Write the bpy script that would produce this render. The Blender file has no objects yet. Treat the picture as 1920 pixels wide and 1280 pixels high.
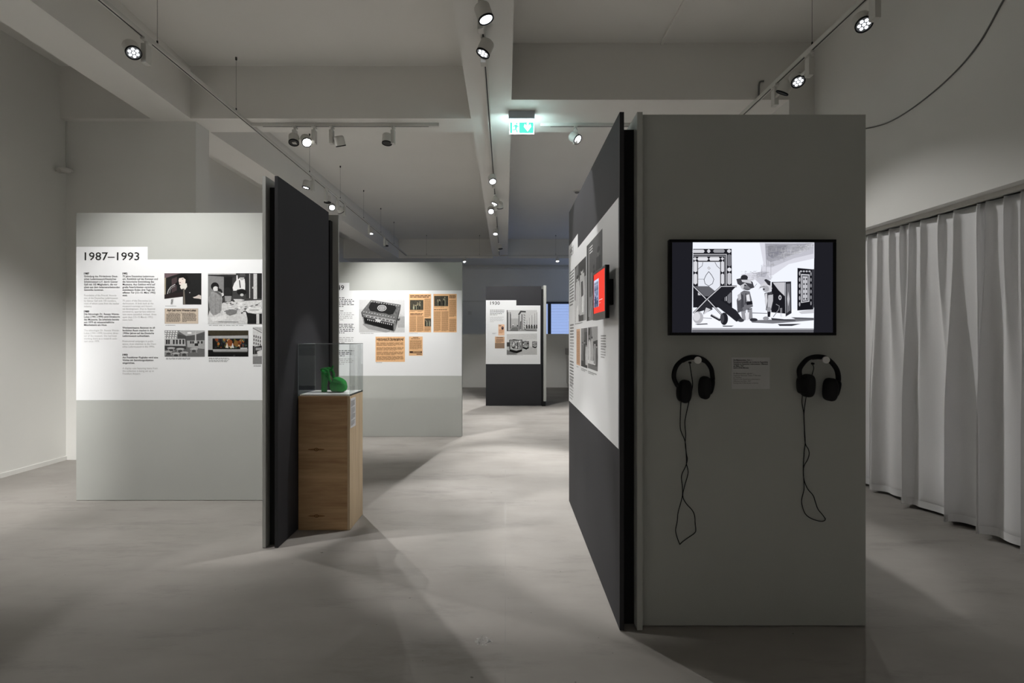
import bpy, math, random
from mathutils import Vector, Matrix
random.seed(7)
SC = bpy.context.scene
COL = SC.collection
# ------------------------------------------------------------------ camera, world, exposure
CAM_H, F, VX, VY = 1.41, 960.0, 948.0, 634.0        # eye height (m), focal length (px), vanishing point (px of 1920x1280)
cam = bpy.data.cameras.new('camera')
cam.lens, cam.sensor_width = 18.0, 36.0
cam.shift_x, cam.shift_y = (960 - VX) / 1920, (VY - 640) / 1920
cam.clip_start = 0.05
camo = bpy.data.objects.new('camera', cam)
COL.objects.link(camo)
camo.location = (0, 0, CAM_H)
camo.rotation_euler = (math.pi / 2, 0, 0)
SC.camera = camo
world = bpy.data.worlds.new('world')
SC.world = world
world.use_nodes = True
world.node_tree.nodes['Background'].inputs[0].default_value = (0.55, 0.7, 1.0, 1)
world.node_tree.nodes['Background'].inputs[1].default_value = 0.3
SC.view_settings.view_transform = 'Standard'
SC.view_settings.look = 'None'
SC.view_settings.exposure = 0.08
SC.view_settings.gamma = 1.0
SC.view_settings.use_curve_mapping = False
LAMP = 1.5                                           # one factor for all track lamps

# ------------------------------------------------------------------ helpers
def lin(c):
    c = c / 255.0
    return c / 12.92 if c <= 0.04045 else ((c + 0.055) / 1.055) ** 2.4
def rgb(r, g=None, b=None):
    if g is None: g = b = r
    return (lin(r), lin(g), lin(b), 1)
def W(px, py, d):
    return Vector(((px - VX) * d / F, d, CAM_H + (VY - py) * d / F))
MATS = {}
def mat(name, col, rough=0.6, metal=0.0, noise=0.0, nscale=8.0, bump=0.0, bscale=200.0, spec=0.5):
    if name in MATS: return MATS[name]
    m = bpy.data.materials.new(name); m.use_nodes = True
    nt = m.node_tree; b = nt.nodes['Principled BSDF']
    b.inputs['Roughness'].default_value = rough
    b.inputs['Metallic'].default_value = metal
    b.inputs['Specular IOR Level'].default_value = spec
    b.inputs['Base Color'].default_value = col
    if noise > 0 or bump > 0:
        tc = nt.nodes.new('ShaderNodeTexCoord')
    if noise > 0:
        n = nt.nodes.new('ShaderNodeTexNoise'); n.inputs['Scale'].default_value = nscale; n.inputs['Detail'].default_value = 4
        nt.links.new(tc.outputs['Object'], n.inputs['Vector'])
        r = nt.nodes.new('ShaderNodeMapRange')
        r.inputs['From Min'].default_value = 0.25; r.inputs['From Max'].default_value = 0.75
        r.inputs['To Min'].default_value = 1 - noise; r.inputs['To Max'].default_value = 1 + noise
        nt.links.new(n.outputs['Fac'], r.inputs['Value'])
        v = nt.nodes.new('ShaderNodeVectorMath'); v.operation = 'SCALE'
        v.inputs[0].default_value = col[:3]
        nt.links.new(r.outputs['Result'], v.inputs['Scale'])
        nt.links.new(v.outputs['Vector'], b.inputs['Base Color'])
    if bump > 0:
        n2 = nt.nodes.new('ShaderNodeTexNoise'); n2.inputs['Scale'].default_value = bscale
        nt.links.new(tc.outputs['Object'], n2.inputs['Vector'])
        bp = nt.nodes.new('ShaderNodeBump'); bp.inputs['Strength'].default_value = bump; bp.inputs['Distance'].default_value = 0.002
        nt.links.new(n2.outputs['Fac'], bp.inputs['Height']); nt.links.new(bp.outputs['Normal'], b.inputs['Normal'])
    MATS[name] = m
    return m
def emit(name, col, strength=1.0):
    if name in MATS: return MATS[name]
    m = bpy.data.materials.new(name); m.use_nodes = True
    nt = m.node_tree; nt.nodes.remove(nt.nodes['Principled BSDF'])
    e = nt.nodes.new('ShaderNodeEmission')
    e.inputs[0].default_value = col; e.inputs[1].default_value = strength
    nt.links.new(e.outputs[0], nt.nodes['Material Output'].inputs[0])
    MATS[name] = m
    return m
def ink(r, g=None, b=None, grain=0.0):               # printed tone
    if g is None: g = b = r
    k = 'ink_%d_%d_%d_%d' % (r, g, b, int(grain * 100))
    return mat(k, rgb(r, g, b), 0.55, noise=grain, nscale=55.0, spec=0.2)
def lit(r, g=None, b=None, s=1.0):                   # a tone on a lit screen
    if g is None: g = b = r
    return emit('screen_%d_%d_%d_%d' % (r, g, b, int(s * 100)), rgb(r, g, b), s)

class MB:
    """collects shapes of one mesh, in world coordinates"""
    def __init__(s): s.v = []; s.f = []; s.m = []; s.mats = []; s.sm = []
    def mi(s, m):
        if m not in s.mats: s.mats.append(m)
        return s.mats.index(m)
    def add(s, vs, fs, m, smooth=False):
        o = len(s.v); s.v += [tuple(v) for v in vs]; i = s.mi(m)
        for f in fs:
            s.f.append(tuple(o + k for k in f)); s.m.append(i); s.sm.append(smooth)
        return s
    def box(s, a, b, m):
        x0, x1 = sorted((a[0], b[0])); y0, y1 = sorted((a[1], b[1])); z0, z1 = sorted((a[2], b[2]))
        vs = [(x0,y0,z0),(x1,y0,z0),(x1,y1,z0),(x0,y1,z0),(x0,y0,z1),(x1,y0,z1),(x1,y1,z1),(x0,y1,z1)]
        return s.add(vs, [(0,3,2,1),(4,5,6,7),(0,1,5,4),(1,2,6,5),(2,3,7,6),(3,0,4,7)], m)
    def hexa(s, bot, top, m):                        # two matching quads, bot counter-clockwise from above
        return s.add(list(bot) + list(top), [(3,2,1,0),(4,5,6,7),(0,1,5,4),(1,2,6,5),(2,3,7,6),(3,0,4,7)], m)
    def loft(s, rings, m, smooth=True, caps=True, closed=True):
        n = len(rings[0]); vs = [p for r in rings for p in r]; fs = []
        for i in range(len(rings) - 1):
            for k in range(n if closed else n - 1):
                k2 = (k + 1) % n
                fs.append((i*n + k, i*n + k2, (i+1)*n + k2, (i+1)*n + k))
        s.add(vs, fs, m, smooth)
        if caps and closed:
            s.add(rings[0], [tuple(reversed(range(n)))], m); s.add(rings[-1], [tuple(range(n))], m)
        return s
    def tube(s, pts, r, m, n=8, flat=1.0, up=None, sub=1):
        pts = [Vector(p) for p in pts]
        if sub > 1: pts = spline(pts, sub)
        rings = []; prev = None
        for i, p in enumerate(pts):
            t = (pts[min(i+1, len(pts)-1)] - pts[max(i-1, 0)])
            if t.length < 1e-9: t = Vector((0,0,1))
            t.normalize()
            a = Vector(up) if up is not None else (prev if prev is not None else (Vector((0,1,0)) if abs(t.y) < .9 else Vector((1,0,0))))
            a = a - t * a.dot(t); a.normalize(); prev = a
            c = t.cross(a)
            rr = r[i] if isinstance(r, (list, tuple)) and len(r) == len(pts) else (r if not isinstance(r, (list, tuple)) else r[0])
            rings.append([p + a * (rr * flat * math.sin(2*math.pi*k/n)) + c * (rr * math.cos(2*math.pi*k/n)) for k in range(n)])
        return s.loft(rings, m)
    def cyl(s, p0, p1, r0, m, r1=None, n=24, smooth=True, caps=True):
        p0, p1 = Vector(p0), Vector(p1); t = (p1 - p0).normalized()
        a = t.orthogonal().normalized(); c = t.cross(a)
        if r1 is None: r1 = r0
        R = [[p + (a*math.cos(2*math.pi*k/n) + c*math.sin(2*math.pi*k/n)) * r for k in range(n)] for p, r in ((p0, r0), (p1, r1))]
        return s.loft(R, m, smooth, caps)
    def lathe(s, axis0, t, prof, m, n=24):           # prof: (along, radius)
        t = Vector(t).normalized(); a = t.orthogonal().normalized(); c = t.cross(a); o = Vector(axis0)
        R = [[o + t*h + (a*math.cos(2*math.pi*k/n) + c*math.sin(2*math.pi*k/n)) * r for k in range(n)] for h, r in prof]
        return s.loft(R, m)
    def mesh(s, name, org=(0,0,0)):
        me = bpy.data.meshes.new(name); o = Vector(org)
        me.from_pydata([tuple(Vector(v) - o) for v in s.v], [], s.f)
        for m in s.mats: me.materials.append(m)
        me.polygons.foreach_set('material_index', s.m); me.polygons.foreach_set('use_smooth', s.sm)
        me.update()
        return me
def spline(p, sub):
    out = []
    for i in range(len(p) - 1):
        a, b, c, d = p[max(i-1,0)], p[i], p[i+1], p[min(i+2, len(p)-1)]
        for k in range(sub):
            t = k / sub
            out.append(0.5 * ((2*b) + (c-a)*t + (2*a-5*b+4*c-d)*t*t + (3*b-a-3*c+d)*t**3))
    out.append(p[-1])
    return out
ORG = {}
def tag(o, label=None, cat=None, group=None, kind=None):
    if label: o['label'] = label
    if cat: o['category'] = cat
    if group: o['group'] = group
    if kind: o['kind'] = kind
    return o
def thing(name, base, label, cat, group=None):
    o = bpy.data.objects.new(name, None); COL.objects.link(o)
    o.location = base; o.empty_display_size = 0.1; ORG[o.name] = Vector(base)
    return tag(o, label, cat, group)
def part(name, mb, parent, label=None, bevel=0.0):
    org = ORG[parent.name]
    o = bpy.data.objects.new(name, mb.mesh(name, org)); COL.objects.link(o)
    o.parent = parent; ORG[o.name] = org
    if label: o['label'] = label
    if bevel: bev(o, bevel)
    return o
def bev(o, w):
    b = o.modifiers.new('bevel', 'BEVEL'); b.width = w; b.segments = 2; b.limit_method = 'ANGLE'
def solo(name, mb, base, label, cat, group=None, bevel=0.0):
    o = bpy.data.objects.new(name, mb.mesh(name, base)); COL.objects.link(o)
    o.location = base; ORG[o.name] = Vector(base)
    if bevel: bev(o, bevel)
    return tag(o, label, cat, group)
def struct(name, mb, label=None, bevel=0.0):
    o = bpy.data.objects.new(name, mb.mesh(name)); COL.objects.link(o); ORG[o.name] = Vector((0,0,0))
    if bevel: bev(o, bevel)
    return tag(o, label, None, None, 'structure')

# ------------------------------------------------------------------ flat print on a plane
class Plane:
    def __init__(s, O, U, V, N): s.O, s.U, s.V, s.N = Vector(O), Vector(U), Vector(V), Vector(N)
    def pt(s, u, v, off): return s.O + s.U*u + s.V*v + s.N*off
class Front(Plane):                                   # plane y = d that faces the camera
    def __init__(s, d):
        Plane.__init__(s, (0,d,0), (1,0,0), (0,0,1), (0,-1,0)); s.d = d
    def uv(s, px, py): return ((px - VX) * s.d / F, CAM_H + (VY - py) * s.d / F)
class Side(Plane):                                    # plane x = X that faces -x, read from far to near
    def __init__(s, X):
        Plane.__init__(s, (X,0,0), (0,-1,0), (0,0,1), (-1,0,0)); s.X = X
    def uv(s, px, py):
        d = s.X * F / (px - VX)
        return (-d, CAM_H + (VY - py) * d / F)
class Zoom:                                           # measured coordinates of an enlarged crop -> plane
    def __init__(s, plane, x0, y0, k): s.p, s.x0, s.y0, s.k = plane, x0, y0, k
    def __call__(s, x, y): return s.p.uv(s.x0 + x / s.k, s.y0 + y / s.k)
class Print:
    """flat shapes stacked by hair-thin steps on a plane"""
    STEP = 0.00006
    def __init__(s, plane, off=0.0015): s.p = plane; s.off = off; s.mb = MB(); s.n = 0
    def poly(s, pts, m):
        a = sum(pts[i][0]*pts[(i+1)%len(pts)][1] - pts[(i+1)%len(pts)][0]*pts[i][1] for i in range(len(pts)))
        if a < 0: pts = list(reversed(pts))
        s.n += 1; o = s.off + s.STEP * s.n
        vs = [s.p.pt(u, v, o) for u, v in pts]
        nn = (s.p.U.cross(s.p.V)).dot(s.p.N)
        f = tuple(range(len(pts)))
        s.mb.add(vs, [f if nn > 0 else tuple(reversed(f))], m)
        return s
    def z(s, zm, pts, m): return s.poly([zm(x, y) for x, y in pts], m)
    def zr(s, zm, x0, y0, x1, y1, m): return s.z(zm, [(x0,y0),(x1,y0),(x1,y1),(x0,y1)], m)
    def ze(s, zm, cx, cy, rx, ry, m, rot=0, n=18, a0=0, a1=360):
        r = math.radians(rot); P = []
        for k in range(n):
            t = math.radians(a0 + (a1 - a0) * k / (n if a1 - a0 == 360 else n - 1))
            x, y = rx*math.cos(t), ry*math.sin(t)
            P.append((cx + x*math.cos(r) - y*math.sin(r), cy + x*math.sin(r) + y*math.cos(r)))
        return s.z(zm, P, m)
    def zl(s, zm, pts, w, m):                         # thick line
        L, R = [], []
        for i, p in enumerate(pts):
            a, b = pts[max(i-1,0)], pts[min(i+1,len(pts)-1)]
            dx, dy = b[0]-a[0], b[1]-a[1]; l = math.hypot(dx, dy) or 1
            nx, ny = -dy/l*w/2, dx/l*w/2
            L.append((p[0]+nx, p[1]+ny)); R.append((p[0]-nx, p[1]-ny))
        for i in range(len(pts)-1): s.z(zm, [L[i], L[i+1], R[i+1], R[i]], m); s.n -= 1
        s.n += 1
        return s
    def words(s, zm, x0, y0, x1, lh, n, m, fill=0.55, last=0.7, ragged=0.12, wl=(0.04, 0.16), rnd=None):
        """n lines of small print too fine to read, word by word"""
        rnd = rnd or random.Random(int(x0*7 + y0*13 + n)); w = x1 - x0
        for i in range(n):
            y = y0 + i*lh; e = x1 - w*rnd.uniform(0, ragged)
            if i == n-1: e = x0 + w*last
            x = x0
            while x < e - 0.02*w:
                l = min(w*rnd.uniform(*wl), e - x)
                s.zr(zm, x, y, x + l, y + lh*fill, m); s.n -= 1
                x += l + w*0.022
        s.n += 1
        return s
    def build(s, name, parent, label=None): return part(name, s.mb, parent, label)
def text(name, plane, body, m, parent, left, top, width=None, size=0.03, line=1.0, bold=0.0, off=0.0022, label=None):
    cu = bpy.data.curves.new('t', 'FONT'); cu.body = body; cu.size = size; cu.space_line = line / size if line != 1.0 else 1.0
    cu.resolution_u = 2; cu.offset = bold * size; cu.fill_mode = 'FRONT'
    t = bpy.data.objects.new('t', cu); COL.objects.link(t)
    dg = bpy.context.evaluated_depsgraph_get(); dg.update()
    me = bpy.data.meshes.new_from_object(t.evaluated_get(dg))
    COL.objects.unlink(t); bpy.data.objects.remove(t); bpy.data.curves.remove(cu)
    xs = [v.co.x for v in me.vertices]; ys = [v.co.y for v in me.vertices]
    x0, x1, y1 = min(xs), max(xs), max(ys)
    k = (width / (x1 - x0)) if width else 1.0
    org = ORG[parent.name]
    for v in me.vertices:
        v.co = plane.pt(left + (v.co.x - x0)*k, top + (v.co.y - y1), off) - org
    me.materials.clear(); me.materials.append(m)
    me.name = name
    o = bpy.data.objects.new(name, me); COL.objects.link(o); o.parent = parent; ORG[o.name] = org
    if label: o['label'] = label
    return o

# ------------------------------------------------------------------ materials of the place
M_wall = mat('wall_paint', (0.76, 0.755, 0.725, 1), 0.75, noise=0.03, nscale=1.2, bump=0.15, bscale=90)
M_ceil = mat('ceiling_paint', (0.76, 0.745, 0.71, 1), 0.8, noise=0.03, nscale=0.8, bump=0.1, bscale=60)
M_lite = mat('light_grey_board', (0.47, 0.48, 0.455, 1), 0.5, noise=0.02, nscale=3, spec=0.3)
M_dark = mat('anthracite_board', (0.043, 0.043, 0.047, 1), 0.65, noise=0.04, nscale=3, spec=0.1)
M_core = mat('black_core', (0.004, 0.004, 0.005, 1), 0.8, noise=0.05)
M_sheet = mat('white_print_sheet', (0.83, 0.84, 0.85, 1), 0.45, noise=0.01, nscale=3, spec=0.3)
M_white = mat('white_lacquer', (0.62, 0.61, 0.575, 1), 0.4, noise=0.02)
M_black = mat('black_plastic', (0.006, 0.006, 0.007, 1), 0.5, noise=0.05, spec=0.2)
M_slot = mat('track_slot', (0.012, 0.011, 0.010, 1), 0.5, noise=0.05)
M_text = ink(38); M_grey = ink(188); M_cap = ink(120)
M_led = emit('led_on', (0.93, 0.96, 1, 1), 3.0)
M_glare = emit('led_glare', (1.0, 0.97, 0.9, 1), 45.0)
M_refl = mat('lamp_reflector', (0.42, 0.44, 0.48, 1), 0.3, 0.5, noise=0.2, nscale=60)

def floor_material():
    m = bpy.data.materials.new('screed_floor'); m.use_nodes = True
    nt = m.node_tree; b = nt.nodes['Principled BSDF']; L = nt.links.new
    tc = nt.nodes.new('ShaderNodeTexCoord')
    def nz(scale, det, rough, stretch=(1,1,1)):
        mp = nt.nodes.new('ShaderNodeMapping'); mp.inputs['Scale'].default_value = stretch
        n = nt.nodes.new('ShaderNodeTexNoise'); n.inputs['Scale'].default_value = scale
        n.inputs['Detail'].default_value = det; n.inputs['Roughness'].default_value = rough
        L(tc.outputs['Object'], mp.inputs['Vector']); L(mp.outputs['Vector'], n.inputs['Vector'])
        return n
    def ramp(n, stops):
        r = nt.nodes.new('ShaderNodeValToRGB'); e = r.color_ramp.elements
        e[0].position, e[0].color = stops[0]; e[1].position, e[1].color = stops[-1]
        for p, c in stops[1:-1]:
            x = e.new(p); x.color = c
        L(n.outputs['Fac'], r.inputs['Fac']); return r
    g = lambda v: (v, v, v, 1)
    a = ramp(nz(0.9, 5, 0.6, (1, 1.6, 1)), [(0.3, (0.278, 0.261, 0.241, 1)), (0.7, (0.352, 0.333, 0.311, 1))])
    s = ramp(nz(2.2, 8, 0.72, (0.45, 1.7, 1)), [(0.30, g(0.78)), (0.46, g(1.0)), (0.7, g(1.05))])
    sp = ramp(nz(26, 2, 0.5), [(0.215, g(0.45)), (0.235, g(1))])
    m1 = nt.nodes.new('ShaderNodeMix'); m1.data_type = 'RGBA'; m1.blend_type = 'MULTIPLY'; m1.inputs[0].default_value = 1
    m2 = nt.nodes.new('ShaderNodeMix'); m2.data_type = 'RGBA'; m2.blend_type = 'MULTIPLY'; m2.inputs[0].default_value = 1
    L(a.outputs[0], m1.inputs[6]); L(s.outputs[0], m1.inputs[7])
    L(m1.outputs[2], m2.inputs[6]); L(sp.outputs[0], m2.inputs[7])
    L(m2.outputs[2], b.inputs['Base Color'])
    r = ramp(nz(3.0, 4, 0.6), [(0.3, g(0.62)), (0.7, g(0.8))]); L(r.outputs[0], b.inputs['Roughness'])
    b.inputs['Specular IOR Level'].default_value = 0.15
    return m
M_floor = floor_material()

# ------------------------------------------------------------------ the room
XL, XR, ZC, ZB = -5.1, 3.26, 4.523, 3.925
YB, YF = -3.2, 17.6
fl = struct('floor', MB().box((-5.4, YB-.3, -0.1), (5.5, YF+.3, 0), M_floor), 'pale grey screed floor')
mk = MB()                                              # a hairline joint and a chalky scuff
mk.box((-0.004, 0.6, 0.0002), (0.0, 5.6, 0.0008), mat('joint', (0.27, 0.255, 0.235, 1), 0.6, noise=0.1))
part('floor_joint', mk, fl)
sc = Print(Plane((0,0,0), (1,0,0), (0,1,0), (0,0,1)), 0.0004)
M_scuff = mat('chalk_scuff', (0.52, 0.51, 0.49, 1), 0.7, noise=0.25, nscale=120)
rn = random.Random(3)
for k in range(150):
    a_, b_ = rn.uniform(-1, 1), rn.uniform(-1, 1)
    if abs(a_) + abs(b_) > 1.05: continue
    cx = -0.105 + a_*.042; cy = 2.385 + b_*.045; r = rn.uniform(.0012, .0042)
    sc.poly([(cx + r*1.6*math.cos(t + rn.uniform(-.3,.3)), cy + r*math.sin(t)) for t in (0, 1.3, 2.6, 3.9, 5.2)], M_scuff); sc.n = 0
sc.build('scuff_mark', fl)
struct('ceiling', MB().box((-5.4, YB-.3, ZC), (5.5, YF+.3, ZC+.1), M_ceil), 'pale plastered ceiling between beams')
struct('wall_left', MB().box((XL-.25, YB-.3, 0), (XL, YF+.3, ZC), M_wall), 'long white left wall')
struct('wall_rear', MB().box((XL, YB-.25, 0), (5.4, YB, ZC), M_wall))
wr = MB()
wr.box((XR, YB, 2.41), (XR+.5, 5.4, ZC), M_wall)       # high wall over the curtain
wr.box((XR+.5, YB, 0), (XR+.7, 5.4, ZC), M_wall)       # recess behind the curtain
struct('wall_right', wr, 'right wall with a recess behind the curtain')
w5 = MB()
w5.box((XL, 5.94, 0), (-3.595, 6.207, ZB), M_wall)
struct('wall_cross', w5, 'short cross wall on the left below the beam')
w6 = MB().box((2.99, 5.4, 0), (5.2, 6.25, ZB), M_wall)
struct('wall_pier', w6, 'pier at the right end of the cross beam')
wfr = MB().box((5.1, 6.25, 0), (5.35, 15.1, ZC), M_wall); wfr.box((5.1, 15.1, 0), (5.35, YF, 1.2), M_wall); wfr.box((5.1, 15.1, 3.4), (5.35, YF, ZC), M_wall)
struct('wall_far_right', wfr)
# beams
struct('trim_1', MB().box((XL, 5.86, ZB), (-0.38, 6.25, ZC-.0005), M_ceil), 'cross beam left of the middle beam')
struct('trim_2', MB().box((0.05, 5.40, ZB), (5.2, 6.25, ZC-.0005), M_ceil), 'wide cross beam right of the middle beam')
struct('trim_3', MB().box((-0.397, YB, ZB-.0005), (0.062, 16.1, ZC-.001), M_ceil), 'long middle beam with spotlights')
lb = MB()
def skew(x0a, x1a, ya, x0b, x1b, yb):
    q = [(x0a, ya), (x1a, ya), (x1b, yb), (x0b, yb)]
    lb.hexa([(x, y, ZB-.001) for x, y in q], [(x, y, ZC-.0015) for x, y in q], M_ceil)
skew(-3.78, -3.30, YB, -4.065, -3.61, 5.95)
skew(-4.065, -3.61, 5.95, -3.80, -3.36, 16.1)
struct('trim_4', lb, 'long beam on the left')
struct('trim_5', MB().box((XL, 16.1, ZB), (5.1, YF, ZC-.0005), M_ceil), 'far cross beam above the windows')
struct('trim_6', MB().box((XL, YF-.06, 3.80), (5.1, YF, 3.87), M_white), 'pale ledge high on the far wall')
# far wall with a window band
wf = MB(); wx0, wx1, wz0, wz1 = 1.34, 5.05, 1.50, 2.665
wf.box((XL, YF, 0), (wx0, YF+.25, ZB), M_wall); wf.box((wx1, YF, 0), (5.1, YF+.25, ZB), M_wall)
wf.box((wx0, YF, 0), (wx1, YF+.25, wz0), M_wall); wf.box((wx0, YF, wz1), (wx1, YF+.25, ZB), M_wall)
struct('wall_far', wf, 'far wall with a band of windows')
struct('trim_7', MB().box((XL, YF-.03, 2.665), (5.1, YF-.002, 2.70), M_white), 'thin rail above the far windows')
struct('wall_low', MB().box((XL, 14.7, 0), (5.1, 14.9, 1.535), M_wall), 'low parapet wall at the far end')
M_wfr = mat('window_frame_grey', (0.06, 0.07, 0.09, 1), 0.5, noise=0.05)
wn = 0
M_day = emit('daylight_pane', (0.42, 0.57, 1.0, 1), 0.85)
M_slat = mat('blind_slat', (0.5, 0.55, 0.65, 1), 0.5, noise=0.05)
for a, b in ((1.34, 1.51), (1.51, 2.72), (2.72, 3.9), (3.9, 5.05)):
    wn += 1
    fr = MB(); t = .055
    fr.box((a, YF+.02, wz0), (a+t, YF+.1, wz1), M_wfr); fr.box((b-t, YF+.02, wz0), (b, YF+.1, wz1), M_wfr)
    fr.box((a+t, YF+.02, wz1-t*1.3), (b-t, YF+.1, wz1), M_wfr); fr.box((a+t, YF+.02, wz0), (b-t, YF+.1, wz0+t), M_wfr)
    w = struct('window_%d' % wn, fr, 'dark framed window with a lowered blind in the far wall')
    part('pane', MB().box((a+t, YF+.09, wz0+t), (b-t, YF+.095, wz1-t), M_day), w)
    for k in range(19):
        z = wz0 + t + .03 + k*.054
        if z > wz1 - t*1.4: break
        part('slat', MB().hexa([(a+t, YF+.060, z), (b-t, YF+.060, z), (b-t, YF+.083, z-.006), (a+t, YF+.083, z-.006)],
                               [(a+t, YF+.060, z+.002), (b-t, YF+.060, z+.002), (b-t, YF+.083, z-.004), (a+t, YF+.083, z-.004)], M_slat), w)
w9 = struct('window_5', MB().box((5.12, 15.1, 1.2), (5.2, 15.17, 3.4), M_wfr).box((5.12, 17.5, 1.2), (5.2, 17.58, 3.4), M_wfr).box((5.12, 16.3, 1.2), (5.2, 16.36, 3.4), M_wfr), 'tall unseen window added at the far end of the right side for blue light')  # out of view, added so its glowing pane tints the far end blue
part('pane', MB().box((5.19, 15.1, 1.2), (5.2, YF, 3.4), emit('added_side_daylight', (0.42, 0.58, 1.0, 1), 1.6)), w9)
part_sw = struct('trim_8', MB().box((-1.29, YF-.03, 2.22), (-1.17, YF-.002, 2.34), M_white), 'small switch plate on the far wall')

# skirting line at the left wall
struct('baseboard_left', MB().box((XL, YB, 0), (XL+.012, 5.94, .045), M_wall))

# ------------------------------------------------------------------ lighting tracks
ZT = 3.89                                             # underside of the tracks
def track(label, p0, p1, wires=(), feed=None):
    p0, p1 = Vector(p0), Vector(p1); t = (p1-p0).normalized(); s = Vector((t.y, -t.x, 0)) * .018
    th = thing('lighting_track', (p0.x, p0.y, ZT), label, 'lighting track', 'white lighting tracks under the ceiling')
    z0, z1 = ZT, ZT+.034
    q = [p0-s, p0+s, p1+s, p1-s]
    q = [p0+s, p1+s, p1-s, p0-s]
    part('rail', MB().hexa([(v.x, v.y, z0) for v in q], [(v.x, v.y, z1) for v in q], M_white), th)
    k = s * .36; c = .12
    a, b = p0 + t*c, p1 - t*c
    q = [a+k, b+k, b-k, a-k]
    part('slot', MB().hexa([(v.x, v.y, z0-.0008) for v in q], [(v.x, v.y, z0+.002) for v in q], M_slot), th, 'dark groove')
    for w in wires:
        v = p0 + t*w
        part('wire', MB().cyl((v.x, v.y, z1), (v.x, v.y, ZC), .0016, M_slot, n=6).cyl((v.x, v.y, z1), (v.x, v.y, z1+.035), .007, M_slot, n=8)
             .cyl((v.x, v.y, ZC-.03), (v.x, v.y, ZC), .011, M_slot, n=8), th)
    return th
XTL, XTC, XTR = -2.986, -0.185, 2.64
yb = -2.6
track('long suspended track running along the left beam', (XTL, yb, 0), (XTL, 15.44, 0), [d - yb for d in (1.6, 4.39, 5.675, 7.8, 9.25, 10.77, 12.25, 13.7)])
track('long track mounted under the middle beam', (XTC, yb, 0), (XTC, 15.44, 0))
track('suspended track running along the high wall above the curtain', (XTR, yb, 0), (XTR, 15.44, 0), [d - yb for d in (1.6, 4.41, 7.2, 10.0, 13.0)])
track('cross track under the beam left of the exit sign', (XTL+.02, 6.0, 0), (-0.78, 6.0, 0))
track('cross track under the beam right of the exit sign', (0.406, 6.0, 0), (XTR-.02, 6.0, 0))
track('farthest cross track in front of the windows', (XTL, 15.46, 0), (XTR, 15.46, 0), [.6, 2.2, 4.5, 5.2])

# ------------------------------------------------------------------ spotlights: shared meshes, head points along local -Z
def head_mesh():
    mb = MB(); R = .058
    mb.lathe((0,0,.062), (0,0,-1), [(0,.03),(.002,.044),(.008,.052),(.02,R),(.112,R)], M_white, 28)
    mb.cyl((-.02,0,0), (-.065,0,0), .014, M_white, n=12)
    return mb.mesh('head')
def bezel_mesh():
    mb = MB(); n = 28; R = [[Vector((r*math.cos(2*math.pi*k/n), r*math.sin(2*math.pi*k/n), z)) for k in range(n)] for r, z in ((.0585,-.044),(.0590,-.056),(.0515,-.056),(.0505,-.0502))]
    mb.loft(R, M_black, caps=False); return mb.mesh('bezel')
def lens_mesh(m_led, full=False):
    mb = MB(); n = 24
    ring = [(.0505*math.cos(2*math.pi*k/n), .0505*math.sin(2*math.pi*k/n), -.0512) for k in range(n)]
    mb.add(ring, [tuple(reversed(range(n)))], M_refl if m_led else M_slot)
    if m_led:
        spots = [(0,0)] + [(.030*math.cos(k*math.pi/3), .030*math.sin(k*math.pi/3)) for k in range(6)]
        if full: spots = [(0,0)]
        for x, y in spots:
            r = .047 if full else .0118
            d = [(x + r*math.cos(2*math.pi*k/14), y + r*math.sin(2*math.pi*k/14), -.0522) for k in range(14)]
            mb.add(d, [tuple(reversed(range(14)))], m_led)
    return mb.mesh('lens')
ME_head, ME_bezel = head_mesh(), bezel_mesh()
ME_on, ME_off, ME_glare = lens_mesh(M_led), lens_mesh(None), lens_mesh(M_glare, True)
ME_full = lens_mesh(emit('led_bright', (0.95, 0.97, 1, 1), 6.0), True)
def spot(label, dx, dy, aim, head=None, power=0, cone=60, blend=.35, lens='on', col=(1, .985, .965)):
    """dx, dy: where the driver box hangs on its track; head: centre of the lamp head"""
    th = thing('track_spotlight', (dx, dy, ZT-.2), label, 'spotlight', 'white track spotlights')
    mb = MB().box((dx-.018, dy-.045, ZT-.018), (dx+.018, dy+.045, ZT-.0005), M_white)
    mb.cyl((dx, dy, ZT-.06), (dx, dy, ZT-.015), .013, M_white, n=12)
    part('adapter', mb, th)
    part('driver_box', MB().box((dx-.022, dy-.033, ZT-.205), (dx+.022, dy+.033, ZT-.045), M_white), th, bevel=.003)
    h = Vector(head) if head else Vector((dx-.1, dy, ZT-.135))
    aim = Vector(aim); dr = (aim-h).normalized()
    side = (Vector((dx, dy, h.z)) - h); side.z = 0
    z = -dr; x = -(side - z*side.dot(z)); x = x.normalized() if x.length > 1e-5 else z.orthogonal().normalized()
    y = z.cross(x)
    rot = Matrix((x, y, z)).transposed().to_euler()
    def sub(name, me, par, top):
        o = bpy.data.objects.new(name, me); COL.objects.link(o); o.parent = par
        if top: o.location = h - Vector((dx, dy, ZT-.2)); o.rotation_euler = rot
        return o
    hd = sub('lamp_head', ME_head, th, True)
    sub('bezel', ME_bezel, hd, False)
    sub('lens', {'on': ME_on, 'off': ME_off, 'glare': ME_glare, 'full': ME_full}[lens], hd, False)
    part('swivel_arm', MB().cyl(h, (dx, dy, h.z), .012, M_white, n=10), th)
    if power:
        l = bpy.data.lights.new('beam', 'SPOT'); l.energy = power * LAMP; l.spot_size = math.radians(cone); l.spot_blend = blend
        l.color = col; l.shadow_soft_size = .016
        o = bpy.data.objects.new('beam', l); COL.objects.link(o); o.parent = hd; o.location = (0, 0, -.064)
    return th
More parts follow.
